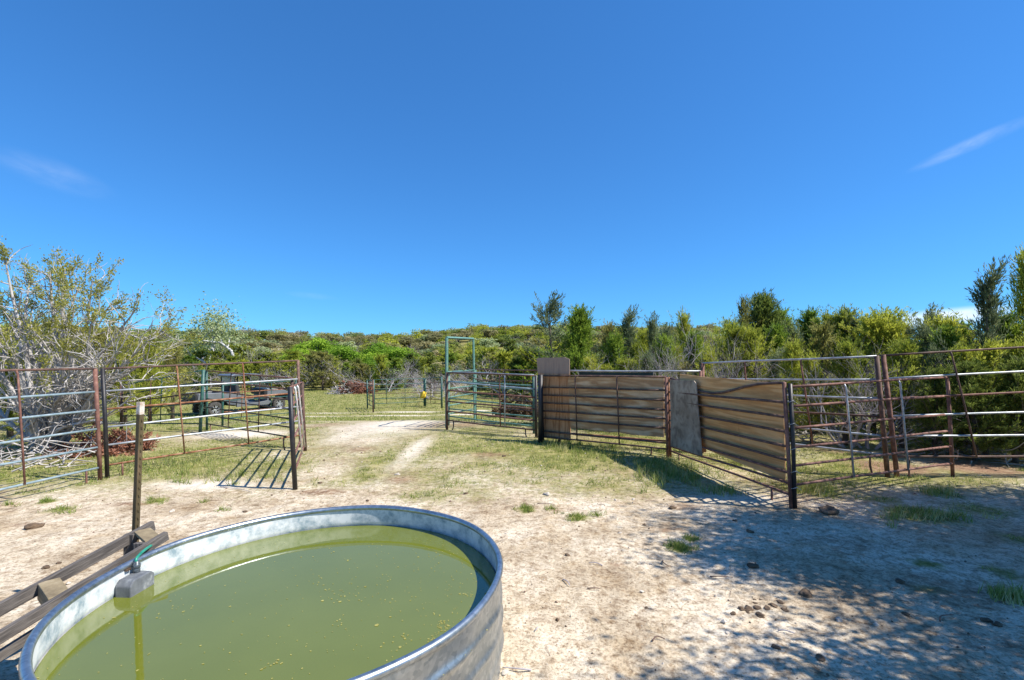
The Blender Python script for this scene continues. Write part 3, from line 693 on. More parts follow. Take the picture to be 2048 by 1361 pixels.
# small far pen
corral('end section of the small far green pen, seen nearly edge on', (734, 760, 735, 818), (746, 760, 746.5, 825),
       [(761, 762, 'green_pipe'), (770, 772, 'green_pipe'), (779, 783, 'green_pipe'), (789, 793, 'green_pipe'), (799, 804, 'green_pipe'), (808, 814, 'green_pipe')], [(740, 740, 'dark_rust')], lm='green_pipe', rm='dark_rust', pr=.04, rr=.018)
corral('long back section of the small far green pen in the grass field', (747.5, 760, 748, 819), (848, 757, 848.5, 813),
       [(760, 757.5, 'green_pipe'), (770, 767, 'green_pipe'), (779, 776, 'green_pipe'), (788, 785, 'dark_rust'), (798, 795, 'green_pipe'), (808, 804, 'green_pipe')], [(773, 773, 'green_pipe'), (810, 810, 'green_pipe')], [(838, 'dark_rust', .04)], lm='green_pipe', rm='green_pipe', pr=.045, rr=.017)
corral('right section of the small far pen beside the green chute', (850.5, 757, 851, 813), (883, 753.5, 883.7, 817),
       [(757.5, 755, 'green_pipe'), (767, 765, 'dark_rust'), (777, 776, 'dark_rust'), (787, 788, 'dark_rust'), (798, 800, 'dark_rust'), (806, 808, 'dark_rust')], [(862, 862, 'dark_rust'), (871, 871, 'dark_rust')], lm='green_pipe', rm='green_pipe', pr=.05, rr=.017)

# chute head frame: tall green arch with sloping rails
bl = G(893.4, 856); br = G(949.6, 840); tl = P(893.4, 676, bl.y); tr = P(946.7, 678, br.y); mid = (bl + br) / 2
ch = thing('chute_frame', 'tall pale green arch of square pipe rising above the corral', 'chute', mid)
for b, t in ((bl, tl), (br, tr)):
    mb = MB(); mb.tube([b - mid - Vector((0, 0, .05)), t - mid], .045, 4); mb.build('post', M['pale_green_pipe'], ch)
mb = MB(); mb.tube([tl - mid, tr - mid], .042, 4); mb.build('crossbar', M['pale_green_pipe'], ch)
for k, (vl, vr) in enumerate(((744.5, 740.5), (778, 772), (796, 787), (812, 803), (829, 818))):
    a = P(893.4, vl, bl.y) - mid; b = P(948, vr, br.y) - mid
    mb = MB(); mb.tube([a, b], .022, 6); mb.build('rail', M['pale_green_pipe'], ch, True)

_, front = corral('rust and green seven-rail pipe fence between the green arch and the plywood', (894, 745, 894, 860), (1071.7, 751, 1073, 876),
       [(746, 752, 'dark_rust'), (763.5, 779, 'teal_pipe'), (781, 795.5, 'rust'), (803, 819, 'dark_rust'), (823, 842, 'rust'), (841, 861, 'dark_rust')],
       [(1001, 1002, 'rust'), (1011.5, 1011, 'galv')], [(907, 'black_pipe', -.05), (1051, 'black_pipe', .04)], lm='dark_rust', rm='black_pipe', pr=.036, rr=.02)
corral('faded green pipe fence standing just behind the rust and green one', (897, 743, 897, 851), (1067, 750, 1068, 868),
       [(744, 750.5, 'teal_pipe'), (763, 772, 'pale_green_pipe'), (797, 813, 'pale_green_pipe'), (818, 834, 'pale_green_pipe'), (833, 853, 'pale_green_pipe')],
       [], lm='pale_green_pipe', rm='green_pipe', pr=.034, rr=.019)
corral('brown pipe fence at the back of the chute beside the brush', (951, 738.5, 952, 839), (1092, 742, 1094, 858),
       [(739, 742, 'rust'), (759, 765, 'rust_orange'), (775, 781, 'pale_green_pipe'), (796, 806, 'rust'), (813, 825, 'rust'), (828, 842, 'rust')],
       [(1050, 1050, 'rust'), (986, 986, 'dark_rust')], [(963, 'dark_rust', -.04)], lm='pale_green_pipe', rm='rust', pr=.036, rr=.018)

# boarded sections
_, A = corral('dark rusty pipe fence in front of the wavy-grained plywood', (1083, 751, 1086, 884), (1332, 755, 1336, 914),
       [(752, 754, 'dark_rust'), (775, 781, 'dark_rust'), (790.5, 801, 'dark_rust'), (806, 820.5, 'dark_rust'), (822, 838, 'dark_rust'), (837, 857, 'dark_rust'), (862.5, 887, 'dark_rust'), (873, 899, 'dark_rust')],
       [(1154.6, 1155.5, 'dark_rust'), (1238, 1240, 'dark_rust')], [(1303, 'rust', 0)], lm='black_pipe', rm='rust', pr=.032, rr=.018)
_, B = corral('rusty pipe fence with a bent top rail in front of the tan plywood', (1337, 755, 1341, 914), (1568, 765, 1583, 1018),
       [(784, 805.5, 'dark_rust'), (801, 835, 'dark_rust'), (821, 865, 'dark_rust'), (841, 894, 'dark_rust'), (858, 922, 'dark_rust'), (875, 947, 'rust'), (893, 968, 'rust'), (902, 991, 'rust')],
       [], [(1358, 'rust', 0), (1545, 'rust', 0)], lm='rust_orange', rm='rust', pr=.025, rr=.018)
Broot = _
# bent top rail of that section
bl, tl, br, tr, ends, nrm, frac = B
pts = []
for (u, v) in ((1337, 756), (1362, 763), (1385, 776), (1405, 784), (1425, 787), (1445, 785.5), (1465, 781), (1490, 774), (1515, 769), (1540, 767), (1568, 766)):
    f_ = frac(u); y = bl.lerp(br, f_).y; pts.append(P(u, v, y) - Broot.location)
mb = MB(); mb.tube(pts, .019, 8); mb.build('rail', M['dark_rust'], Broot, True)

# thick black anchor post
b = G(1081, 886); mb = MB(); mb.tube([(0, 0, -.1), (.005, 0, .8), (0, 0, 1.53)], [.062, .058, .06], 10)
o = mb.build('anchor_post', M['black_pipe'], None, True, loc=b + Vector((0, .0, 0))); tag(o, 'thick black post standing at the edge of the brown plywood', 'post')

_, C = corral('rust red pipe fence with grey uprights at the corral corner', (1580, 768, 1590, 1019), (1894.6, 752.6, 1906, 954),
       [(773.8, 754.7, 'rust'), (813, 792, 'rust'), (857, 829, 'rust'), (896, 862, 'rust'), (932.5, 893, 'rust'), (971, 927, 'rust')],
       [(1697.6, 1705.5, 'galv'), (1807, 1814, 'galv')], [], lm='black_pipe', rm='rust', pr=.026, rr=.0175)
bl, tl, br, tr, ends, nrm, frac = C
for k, t in enumerate((.14, .32, .52, .70, .83)):      # wire ties round the near post
    c = tl.lerp(bl, t) - _.location; mb = MB()
    mb.tube([c + Vector((.038 * math.cos(a), .038 * math.sin(a), .012 * math.sin(a * 1.5))) for a in np.linspace(0, 6.3, 12)] + [c + Vector((.08, -.02, -.03))], .0035, 5)
    mb.build('wire_tie', M['wire'], _, True)
corral('back pipe fence with silver top rails behind the rust red corner', (1405, 727, 1409, 905), (1753, 712, 1776, 955),
       [(727, 713, 'galv'), (759, 760, 'galv'), (785, 798, 'galv'), (814, 834, 'dark_rust'), (838, 873, 'galv'), (868, 911, 'galv')],
       [(1499, 1503, 'rust'), (1617, 1630, 'rust')], [(1744, 'dark_rust', .05)], lm='rust', rm='dark_rust', pr=.036, rr=.018)
corral('silver-topped pipe fence behind the wavy-grained plywood', (1118, 741, 1119, 886), (1401, 742, 1404, 907),
       [(742, 743, 'galv'), (775, 779, 'galv'), (806, 815, 'dark_rust'), (838, 852, 'galv'), (866, 888, 'rust')],
       [], lm='rust', rm='rust', pr=.034, rr=.019)
corral('tall brown and silver pipe fence running out of the picture before the shaded cedars', (1766, 710, 1795, 955), (2310, 676, 2325, 962),
       [(711.5, 677.5, 'dark_rust'), (758, 729, 'galv'), (797.6, 774, 'rust'), (833, 818, 'galv'), (873, 868, 'galv'), (914, 912, 'dark_rust')],
       [(1926, 1955, 'dark_rust'), (2150, 2170, 'dark_rust')], [(1823, 'dark_rust', 0)], lm='rust', rm='rust', pr=.036, rr=.0165)

# ------------------------------------------------------------------ plywood sheets
def sheet(name, label, Pn, outline, m_, off, lean=0, warp=.01, cat='plywood sheet', th=.014, group=None):
    """outline in photo pixels on the fence plane pushed off metres behind (+) or in front (-)"""
    bl, tl, br, tr, ends, nrm, frac = Pn
    ex = (br - bl); ex.z = 0; Ln = ex.length; ex.normalize(); nn = -nrm   # away from the camera
    o0 = bl + nn * off; pts = []
    for (u, v) in outline:
        k = (u - UC) / F; d = br - bl
        s = (k * o0.y - o0.x) / (d.x - k * d.y); q = o0 + d * s; z = H - (v - VH) / F * q.y
        pts.append(((q - o0).dot(ex), z))
    x0 = min(p[0] for p in pts); z0 = min(p[1] for p in pts)
    import bmesh
    bm = bmesh.new(); vs = [bm.verts.new((x - x0, 0, z - z0)) for x, z in pts]; f_ = bm.faces.new(vs)
    bmesh.ops.triangulate(bm, faces=[f_])
    for _k in range(3): bmesh.ops.subdivide_edges(bm, edges=bm.edges[:], cuts=1)
    ht = max(p[1] for p in pts) - z0; wd = max(p[0] for p in pts) - x0
    for v_ in bm.verts:
        v_.co.y += warp * math.sin(v_.co.x * 2.1 + 1) * math.sin(v_.co.z * 2.6 + .4) + lean * (v_.co.z / ht)
    ext_ = bmesh.ops.extrude_face_region(bm, geom=bm.faces[:])
    for v_ in [q for q in ext_['geom'] if isinstance(q, bmesh.types.BMVert)]: v_.co.y += th
    bmesh.ops.recalc_face_normals(bm, faces=bm.faces)
    me = bpy.data.meshes.new(name); bm.to_mesh(me); bm.free(); me.materials.append(M[m_])
    o = bpy.data.objects.new(name, me); COL.objects.link(o)
    mw = Matrix.Identity(4)
    for i, a in enumerate((ex, nn, Vector((0, 0, 1)))):
        for j in range(3): mw[j][i] = a[j]
    og = o0 + ex * x0; og.z = z0; mw.translation = og; o.matrix_world = mw
    tag(o, label, cat, group); return o
sheet('plywood_sheet', 'narrow upright brown plywood sheet rising above the fence top', A, [(1073.5, 718), (1078, 716), (1130, 715), (1139, 719), (1141, 882), (1086, 876)], 'ply_brown', .052, 0, .006)
edge = [(1141, 857)]
for k in range(12):
    t = (k + 1) / 12; edge.append((1141 + (1328 - 1141) * t, 857 + 18 * t + (random.uniform(-1.5, 1.5) if k < 11 else 0)))
sheet('plywood_sheet', 'wide weathered plywood sheet with wavy horizontal grain', A, [(1328, 755), (1136, 755)] + edge, 'ply_grain', .034, 0, .008)
sheet('plywood_sheet', 'large tan plywood sheet with a notched top edge behind a bent rail', B,
      [(1360.5, 748.5), (1418, 755), (1422, 759), (1430, 762), (1446, 763), (1457, 760), (1463, 758), (1510, 763), (1566, 766), (1569, 963), (1490, 931), (1403, 895), (1352, 868)], 'ply_gold', .040, 0, .014)
sheet('plywood_sheet', 'grey fibre board leaning in front of the tan plywood', B, [(1339.4, 760), (1388, 762), (1392, 768), (1404, 913), (1341, 892)], 'osb', -.055, 0.0, .008)
sheet('green_board', 'dark green board showing above the wavy-grained plywood', A, [(1158, 744), (1200, 745), (1250, 745.5), (1306, 745), (1306, 790), (1158, 790)], 'board_green', .55, 0, .004, cat='board')

#==SECTION tank==
# ------------------------------------------------------------------ stock tank
TC = Vector((-1.24, 2.95, 0)); TR = 1.201; TH = .61
def oval(mb):
    for i, p in enumerate(mb.v):
        k = 1 + .032 * math.cos(2 * (math.atan2(p[1], p[0]) - R(77.7))); mb.v[i] = (p[0] * k, p[1] * k, p[2])
tk = thing('stock_tank', 'large round galvanised stock tank full of green water', 'stock tank', (TC.x, TC.y, 0))
NS = 128
prof_out = [(TR, .0)]
for k in range(1, 48):
    z = TH * k / 48; rib = 0
    for zc in (.15, .30, .45): rib += .016 * math.exp(-((z - zc) / .022) ** 2)
    prof_out.append((TR + rib, z))
prof_out.append((TR, TH - .006))
mb = MB(); mb.lathe(prof_out, NS)
# low dents
for i, p in enumerate(mb.v):
    a = math.atan2(p[1], p[0]); d = .006 * math.sin(a * 7 + p[2] * 5) + .004 * math.sin(a * 17 + 2 - p[2] * 9)
    s = 1 + d / TR * (1 if p[2] < TH - .03 else .2); mb.v[i] = (p[0] * s, p[1] * s, p[2])
oval(mb); mb.build('wall', M['tank'], tk, True)
prof_in = [(TR - .012, TH - .006)]
for k in range(1, 40):
    z = TH - .006 - (TH - .06) * k / 40; rib = 0
    for zc in (.15, .30, .45): rib += .010 * math.exp(-((z - zc) / .022) ** 2)
    prof_in.append((TR - .012 + rib, z))
prof_in += [(TR - .012, .05), (0.01, .05)]
mb = MB(); mb.lathe(prof_in, NS); oval(mb); mb.build('lining', M['tank_in'], tk, True)
mb = MB(); mb.lathe([(TR - .003 + .021 * math.cos(t), TH + .021 * math.sin(t)) for t in np.linspace(0, 2 * math.pi, 13)[:-1]], NS, closed=True)
for i, p in enumerate(mb.v):
    a = math.atan2(p[1], p[0]); s = 1 + .0025 * math.sin(a * 9 + 1) * .8; mb.v[i] = (p[0] * s, p[1] * s, p[2] + .003 * math.sin(a * 5))
oval(mb); mb.build('rim', M['tank'], tk, True)
WZ = .462
mb = MB(); mb.add([(0, 0, 0)] + [((TR - .0135) * math.cos(2 * math.pi * k / NS), (TR - .0135) * math.sin(2 * math.pi * k / NS), 0) for k in range(NS)], [(0, k + 1, (k + 1) % NS + 1) for k in range(NS)])
oval(mb); wo = mb.build('water', M['water'], None, True, loc=(TC.x, TC.y, WZ)); wo['kind'] = 'structure'; wo['label'] = 'murky olive green water filling the round stock tank'; wo['category'] = 'water'
# algae flecks
mb = MB(); g = np.random.default_rng(5)
def fleck(x, y, s):
    n = int(g.integers(5, 9)); a0 = g.uniform(0, 6.28); e = g.uniform(.35, 1)
    cs, sn = math.cos(a0), math.sin(a0); vs_ = []
    for k in range(n):
        a = 2 * math.pi * k / n; r_ = s * g.uniform(.5, 1.2); px, py = r_ * math.cos(a), r_ * e * math.sin(a)
        vs_.append((x + px * cs - py * sn, y + px * sn + py * cs, .0015 + .0008 * g.random()))
    mb.add(vs_, [tuple(range(n))])
cnt = 0
while cnt < 620:
    x, y = g.uniform(-1.2, 1.2, 2)
    if x * x + y * y > 1.44: continue
    if g.random() > .25 + .75 * sstep(-.3, .9, x - .1 * y): continue
    fleck(x, y, g.uniform(.0025, .0065) * (1 if g.random() < .93 else 1.9)); cnt += 1
for (u, v, n, sp) in ((890, 1255, 40, .035), (865, 1280, 14, .016), (700, 1190, 14, .05), (808, 1275, 9, .018), (655, 1185, 10, .05), (780, 1155, 8, .03), (360, 1215, 12, .05), (640, 1160, 8, .03), (920, 1190, 14, .04), (890, 1110, 12, .05), (540, 1330, 10, .02)):
    y0 = (H - WZ) * F / (v - VH); x0 = (u - UC) / F * y0
    for k in range(n): fleck(x0 - TC.x + g.normal() * sp, y0 - TC.y + g.normal() * sp, g.uniform(.003, .009))
ao = mb.build('algae_flecks', M['algae'], None, loc=(TC.x, TC.y, WZ), fixn=False); tag(ao, 'yellowish flecks of algae floating on the green tank water', 'algae', kind='stuff')

# float valve box on the rim
def onwater(u, v, z=WZ):
    y = (H - z) * F / (v - VH); return Vector(((u - UC) / F * y, y, z))
ang = math.atan2(onwater(226, 1180).y - TC.y, onwater(226, 1180).x - TC.x)
ctr = TC + Vector((math.cos(ang), math.sin(ang), 0)) * (TR * .972 - .072); ctr.z = WZ
fv = thing('float_valve', 'grey float valve box with a looped green hose clipped to the tank rim', 'float valve', ctr, rz=ang - math.pi / 2); fv.scale = (.66, .66, .76)
mb = MB()   # local x along rim (tangent), y outward
prof = [(-.14, -.03), (-.14, .085), (-.10, .125), (.10, .125), (.14, .095), (.14, -.03)]
n = len(prof)
mb.add([(x, -.075, z) for x, z in prof] + [(x, .075, z) for x, z in prof], [tuple(range(n)), tuple(range(2 * n - 1, n - 1, -1))] + [(i, i + n, (i + 1) % n + n, (i + 1) % n) for i in range(n)])
mb.build('housing', M['float_box'], fv, bevel=.010)
mb = MB(); mb.box((0, .135, .10), (.05, .03, .20)); mb.box((0, .105, .168), (.05, .09, .02)); mb.build('clamp', M['brass'], fv, bevel=.004)
mb = MB(); mb.lathe([(.0, .12), (.030, .12), (.030, .155), (.024, .16), (.033, .165), (.033, .19), (.022, .195), (.022, .215), (0, .215)], 16, (.06, .04, 0)); mb.build('fitting', M['fitting'], fv, True)
hp = [(.06, .04, .20), (.06, .045, .226), (.10, .06, .240), (.20, .095, .246), (.33, .14, .240), (.44, .185, .224), (.47, .20, .20), (.42, .175, .182), (.32, .13, .178), (.22, .10, .178), (.14, .11, .178), (.08, .165, .14), (.04, .22, -.02), (.02, .23, -.22), (-.04, .26, -.42), (-.14, .34, -.452)]
mb = MB()
def catmull(pts, n=5):
    pts = [Vector(p) for p in pts]; out = []
    for i in range(len(pts) - 1):
        p0, p1, p2, p3 = pts[max(i - 1, 0)], pts[i], pts[i + 1], pts[min(i + 2, len(pts) - 1)]
        for k in range(n):
            t = k / n; out.append(.5 * ((2 * p1) + (p2 - p0) * t + (2 * p0 - 5 * p1 + 4 * p2 - p3) * t * t + (3 * p1 - p0 - 3 * p2 + p3) * t ** 3))
    return out + [pts[-1]]
mb.tube(catmull(hp), .0125, 10); mb.build('hose', M['hose'], fv, True)

# wooden rack leaning beside the tank
n1, n0 = Vector((-2.41, 3.377, .695)), Vector((-2.585, 2.634, .537)); f1, f0 = Vector((-2.654, 3.58, .70)), Vector((-2.89, 2.737, .520))
n0 = n1 + (n0 - n1) * 3.6; f0 = f1 + (f0 - f1) * 3.15
org = (n0 + f0) / 2; org.z = 0
rk = thing('wooden_rack', 'weathered grey wooden rack of parallel boards along the tank side', 'wooden rack', org)
def plank(name, p, q, hh, tk_, m_, drop=0):
    d = q - p; X_ = d.normalized(); Y_ = (Vector((0, 0, 1)) if abs(X_.z) < .95 else Vector((1, 0, 0))).cross(X_).normalized(); Z_ = X_.cross(Y_)
    mb = MB(); mb.box((0, 0, 0), (d.length, tk_, hh)); o = mb.build(name, M[m_], rk, bevel=.004)
    mw = Matrix.Identity(4)
    for i_, a_ in enumerate((X_, Y_, Z_)):
        for j_ in range(3): mw[j_][i_] = a_[j_]
    mw.translation = (p + q) / 2 - org - Z_ * (hh / 2 + drop); o.matrix_local = mw; return o
plank('board', n0, n1, .062, .034, 'old_wood'); plank('board', f0, f1, .072, .034, 'old_wood')
plank('board', n0 + Vector((-.05, 0, 0)), n1.lerp(n0, .12) + Vector((-.05, 0, 0)), .05, .036, 'old_wood', .13); plank('board', f0 + Vector((.04, 0, 0)), f1.lerp(f0, .2) + Vector((.04, 0, 0)), .05, .036, 'old_wood', .14)
for t in (.03, .235, .46, .72):
    p = n1.lerp(n0, t); q = f1.lerp(f0, t); d = (q - p).normalized()
    plank('spacer_block', p + d * .022, q - d * .022, .022 if t < .1 else .10, .10, 'block_wood', .012)
for t, q0, q1 in ((.05, n1, n0), (.05, f1, f0), (.8, n1, n0), (.8, f1, f0)):
    c = q0.lerp(q1, t); sd_ = (f1 - n1).normalized() * (.040 if q0 is n1 else -.040)
    plank('leg', Vector((c.x + sd_.x, c.y + sd_.y, -.03)), c + sd_ - Vector((0, 0, .01)), .07, .034, 'old_wood')
# steel T-post
tb_ = P(272, 1092, 3.68); tt = P(283, 805, 3.68); tb_ = tb_ + (tb_ - tt) * ((tb_.z + .12) / (tt.z - tb_.z))
base = tb_.copy(); base.z = 0
tp = thing('fence_post', 'lone brown steel T-post standing behind the wooden rack', 'post', base)
ax = (tt - tb_).normalized(); L_ = (tt - tb_).length
rot = ax.to_track_quat('Z', 'Y').to_matrix()
mb = MB(); off = tb_ - base
def tb_box(c, s): 
    mb.box(off + rot @ Vector(c), s, rot)
tb_box((0, -.004, L_ / 2), (.044, .005, L_)); tb_box((0, .0165, L_ / 2), (.005, .036, L_))
for k in range(26): tb_box((0, -.010, .12 + k * (L_ - .2) / 26), (.014, .008, .014))
mb.build('shaft', M['tpost'], tp)
mb = MB(); tb_box((0, -.004, L_ - .045), (.046, .007, .094)); tb_box((0, .0175, L_ - .045), (.007, .036, .094)); mb.build('painted_tip', M['tpost_tip'], tp)

#==SECTION utv==
# ------------------------------------------------------------------ utility vehicle
Rw = G(430, 832); Fw = G(558, 820)
hd = Fw - Rw; hd.z = 0; wb = 2.35; hdn = hd.normalized(); left = Vector((-hdn.y, hdn.x, 0))
cx_ = (Rw + Fw) / 2 + left * .68; cx_.z = float(terr(cx_.x, cx_.y))
uv = thing('utility_vehicle', 'grey utility side-by-side with a cargo bed parked on the grass', 'utility vehicle', cx_, rz=math.atan2(hdn.y, hdn.x))
s_ = hd.length / wb; uv.scale = (s_, 1, 1)
xr, xf = -wb / 2, wb / 2
mb = MB(); mb.prism([(-.55, .40), (1.0, .40), (1.05, .50), (-.60, .50)], -.66, .66); mb.build('floor_pan', M['black_plastic'], uv)
mb = MB()     # cargo bed: floor, sides, front
mb.box((-1.10, 0, .80), (1.30, 1.36, .06))
for sy in (-1, 1): mb.prism([(-1.75, .80), (-.47, .80), (-.45, 1.10), (-1.72, 1.10)], sy * .72 - .035, sy * .72 + .035)
mb.box((-.47, 0, .96), (.05, 1.36, .28)); mb.build('cargo_bed', M['utv_light'], uv, bevel=.02)
mb = MB(); mb.box((-1.78, 0, .96), (.08, 1.46, .30)); mb.box((-1.80, 0, .70), (.10, 1.1, .16)); mb.build('tailgate', M['black_plastic'], uv, bevel=.02)
mb = MB()     # rear fenders and side skirts
for sy in (-1, 1):
    mb.prism([(-1.70, .80), (-1.60, .62), (-1.50, .74), (-.86, .74), (-.74, .50), (-.48, .45), (-.40, .95), (-.47, .80)], sy * .66 - .05, sy * .66 + .05)
mb.build('rear_fender', M['utv_paint'], uv, bevel=.01)
mb = MB()     # rocker panels with door sill
for sy in (-1, 1): mb.prism([(-.45, .34), (.74, .34), (.86, .48), (.74, .56), (.35, .50), (.0, .50), (-.18, .98), (-.42, .98)], sy * .68 - .04, sy * .68 + .04)
mb.build('side_panel', M['utv_light'], uv, bevel=.012)
mb = MB()     # hood and front fenders
mb.prism([(.72, .55), (.74, 1.17), (1.05, 1.14), (1.48, 1.02), (1.66, .90), (1.68, .74), (1.58, .80), (.84, .80), (.80, .55)], -.62, .62)
mb.build('hood', M['utv_light'], uv, bevel=.03)
mb = MB(); mb.box((1.63, 0, .62), (.16, 1.0, .26)); mb.tube([(1.74, -.45, .5), (1.82, -.45, .8), (1.82, .45, .8), (1.74, .45, .5)], .025, 7); mb.build('front_bumper', M['black_plastic'], uv, bevel=.01)
for sy in (-1, 1):
    mb = MB(); mb.box((1.665, sy * .46, .86), (.05, .22, .08)); mb.build('headlight', M['rim'], uv, bevel=.015)
for (x, sy) in ((xr, -1), (xr, 1), (xf, -1), (xf, 1)):
    wr = .345; e = bpy.data.objects.new('wheel', None); COL.objects.link(e); e.parent = uv; e.location = (x, sy * .62, wr - .02); e.rotation_euler = (R(90), 0, 0); e.scale = (1 / s_, 1, 1)
    mb = MB(); hw = .13
    mb.lathe([(.20, -hw), (.30, -hw), (wr - .01, -hw + .03), (wr, -hw * .5), (wr, hw * .5), (wr - .01, hw - .03), (.30, hw), (.20, hw)], 36, closed=True)
    for k in range(26):
        a = 2 * math.pi * k / 26; rm_ = Matrix.Rotation(a, 3, 'Z')
        for q in (-1, 1): mb.box(rm_ @ Vector((wr + .004, .012 * q, q * .065)), (.022, .036, .10), rm_)
    mb.build('tyre', M['tyre'], e, False)
    mb = MB(); mb.lathe([(.205, -.10), (.205, .10), (.185, .10), (.175, .03), (.06, .02), (.0, .03)], 30); mb.lathe([(.205, -.10), (.185, -.10), (.175, -.03), (.0, -.03)], 30)
    mb.build('rim', M['black_plastic'], e, True)
    mb = MB()
    for k in range(5):
        rm_ = Matrix.Rotation(2 * math.pi * k / 5, 3, 'Z')
        for q in (-1, 1):
            mb.box(rm_ @ Vector((.12, .028, q * .095)), (.13, .030, .03), rm_ @ Matrix.Rotation(.16, 3, 'Z')); mb.box(rm_ @ Vector((.12, -.028, q * .095)), (.13, .030, .03), rm_ @ Matrix.Rotation(-.16, 3, 'Z'))
    for q in (-1, 1): mb.lathe([(0, q * .10), (.055, q * .10), (.055, q * .08)], 20); mb.lathe([(.178, q * .085), (.205, q * .108), (.21, q * .08)], 30)
    mb.build('spokes', M['rim'], e)
mb = MB()     # roll cage
for sy in (-1, 1):
    mb.tube(catmull([(-.42, sy * .64, .95), (-.46, sy * .62, 1.5), (-.44, sy * .58, 1.84), (.0, sy * .57, 1.88), (.38, sy * .57, 1.86), (.62, sy * .60, 1.55), (.88, sy * .63, 1.14)], 4), .026, 7)
    mb.tube([(.10, sy * .58, 1.86), (.12, sy * .62, 1.0)], .022, 6)
mb.tube([(-.45, -.6, 1.5), (-.45, .6, 1.5)], .024, 6); mb.tube([(.4, -.57, 1.86), (.4, .57, 1.86)], .024, 6); mb.tube([(-.44, -.58, 1.84), (-.44, .58, 1.84)], .024, 6)
mb.build('roll_cage', M['black_plastic'], uv, True)
mb = MB(); mb.prism([(-.60, 1.85), (-.62, 1.90), (-.50, 1.955), (.30, 1.965), (.46, 1.92), (.46, 1.88)], -.66, .66); mb.build('roof', M['utv_paint'], uv, bevel=.02)
mb = MB(); mb.prism([(.47, 1.80), (.475, 1.82), (.90, 1.17), (.89, 1.15)], -.56, .56); mb.build('windscreen', M['glass'], uv)
mb = MB(); mb.box((-.475, 0, 1.67), (.02, 1.1, .34)); mb.build('rear_window', M['glass'], uv)
for sy in (-.33, .33):
    o = thing('seat', '', ''); del o['label']; del o['category']; o.parent = uv
    mb = MB(); mb.box((-.05, sy, .72), (.52, .56, .14)); mb.build('cushion', M['red_seat'], o, bevel=.04)
    mb = MB(); mb.box((-.34, sy, 1.10), (.12, .54, .70), Matrix.Rotation(-.15, 3, 'Y')); mb.build('backrest', M['seat'], o, bevel=.04)
mb = MB(); mb.box((.70, 0, 1.0), (.16, 1.2, .30)); mb.build('dashboard', M['black_plastic'], uv, bevel=.03)
mb = MB(); mb.lathe([(.15 + .016 * math.cos(t), .016 * math.sin(t)) for t in np.linspace(0, 6.283, 9)[:-1]], 20, closed=True); mb.tube([(-.15, 0, 0), (.15, 0, 0)], .012, 5); mb.tube([(0, 0, 0), (0, 0, -.22)], .018, 6)
o = mb.build('steering_wheel', M['black_plastic'], uv, True); o.location = (.46, .33, 1.10); o.rotation_euler = (0, R(-55), 0)
for sy in (-1, 1):
    mb = MB(); mb.tube([(.66, sy * .62, 1.38), (.66, sy * .74, 1.42)], .012, 5); mb.box((.66, sy * .79, 1.44), (.03, .13, .10)); mb.build('mirror', M['black_plastic'], uv, bevel=.01)

# yellow sack on the far pen
b = G(849, 813); g = np.random.default_rng(3)
import bmesh
bm = bmesh.new(); bmesh.ops.create_icosphere(bm, subdivisions=3, radius=1)
for v_ in bm.verts:
    n_ = .12 * math.sin(v_.co.x * 5 + 1) * math.sin(v_.co.z * 6) + .08 * math.sin(v_.co.y * 9 + v_.co.z * 4)
    v_.co *= 1 + n_; v_.co.x *= .17; v_.co.y *= .11; v_.co.z *= .22; v_.co.x += .05 * (v_.co.z > .1); v_.co.z = max(v_.co.z, -.17)
me = bpy.data.meshes.new('feed_bag'); bm.to_mesh(me); bm.free(); me.materials.append(M['yellow'])
for p_ in me.polygons: p_.use_smooth = True
o = bpy.data.objects.new('feed_bag', me); COL.objects.link(o); o.location = P(846, 791, b.y - .16); tag(o, 'bright yellow bundle hanging on a post of the far green pen', 'bag')

#==SECTION plants==
# ------------------------------------------------------------------ vegetation
CG = 'dense cedar thicket behind the right corral'
LW = (.095, .020)
c1 = Kind(cedar_mesh(3.2, 1.35, 11, 'cedar', 92, dens=17, nlet=11, lw=LW, wisp=1), 3.2)
c2 = Kind(cedar_mesh(3.2, 1.5, 12, 'cedar', 90, point=.8, dens=17, nlet=11, up=.9, lw=LW, wisp=1), 3.2)
c3 = Kind(cedar_mesh(3.2, 1.05, 13, 'cedar_blue', 62, point=1.25, sparse=.35, dens=16, lw=LW, wisp=1), 3.2)
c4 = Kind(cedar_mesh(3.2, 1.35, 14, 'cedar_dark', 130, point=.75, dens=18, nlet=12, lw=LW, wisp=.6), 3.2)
c5 = Kind(cedar_mesh(3.2, 1.3, 15, 'cedar_green', 150, point=.9, dens=18, nlet=12, up=.95, lw=LW, wisp=.5), 3.2)
c6 = Kind(cedar_mesh(3.2, 1.5, 16, 'cedar_blue', 60, point=.8, sparse=.4, dens=18, nlet=9, up=.3, lw=LW, wisp=1), 3.2)
c7 = Kind(cedar_mesh(3.2, 1.25, 17, 'cedar_brown', 66, point=1.0, sparse=.3, dens=16, lw=LW, wisp=1), 3.2)
c8 = Kind(cedar_mesh(3.2, 1.6, 18, 'cedar', 80, point=.55, sparse=.1, dens=17, nlet=11, up=.7, lw=LW, wisp=1), 3.2)
bare = Kind(oak_mesh(2.4, 31, None, 'bare_bush', 4, 'twig_grey', stems=5, spread=.5, kids=(3, 4), th=.34, r0=.012), 2.4)
bare2 = Kind(oak_mesh(2.4, 32, None, 'bare_bush', 4, 'twig_grey', stems=4, spread=.42, kids=(3, 4), th=.36, r0=.012), 2.4)

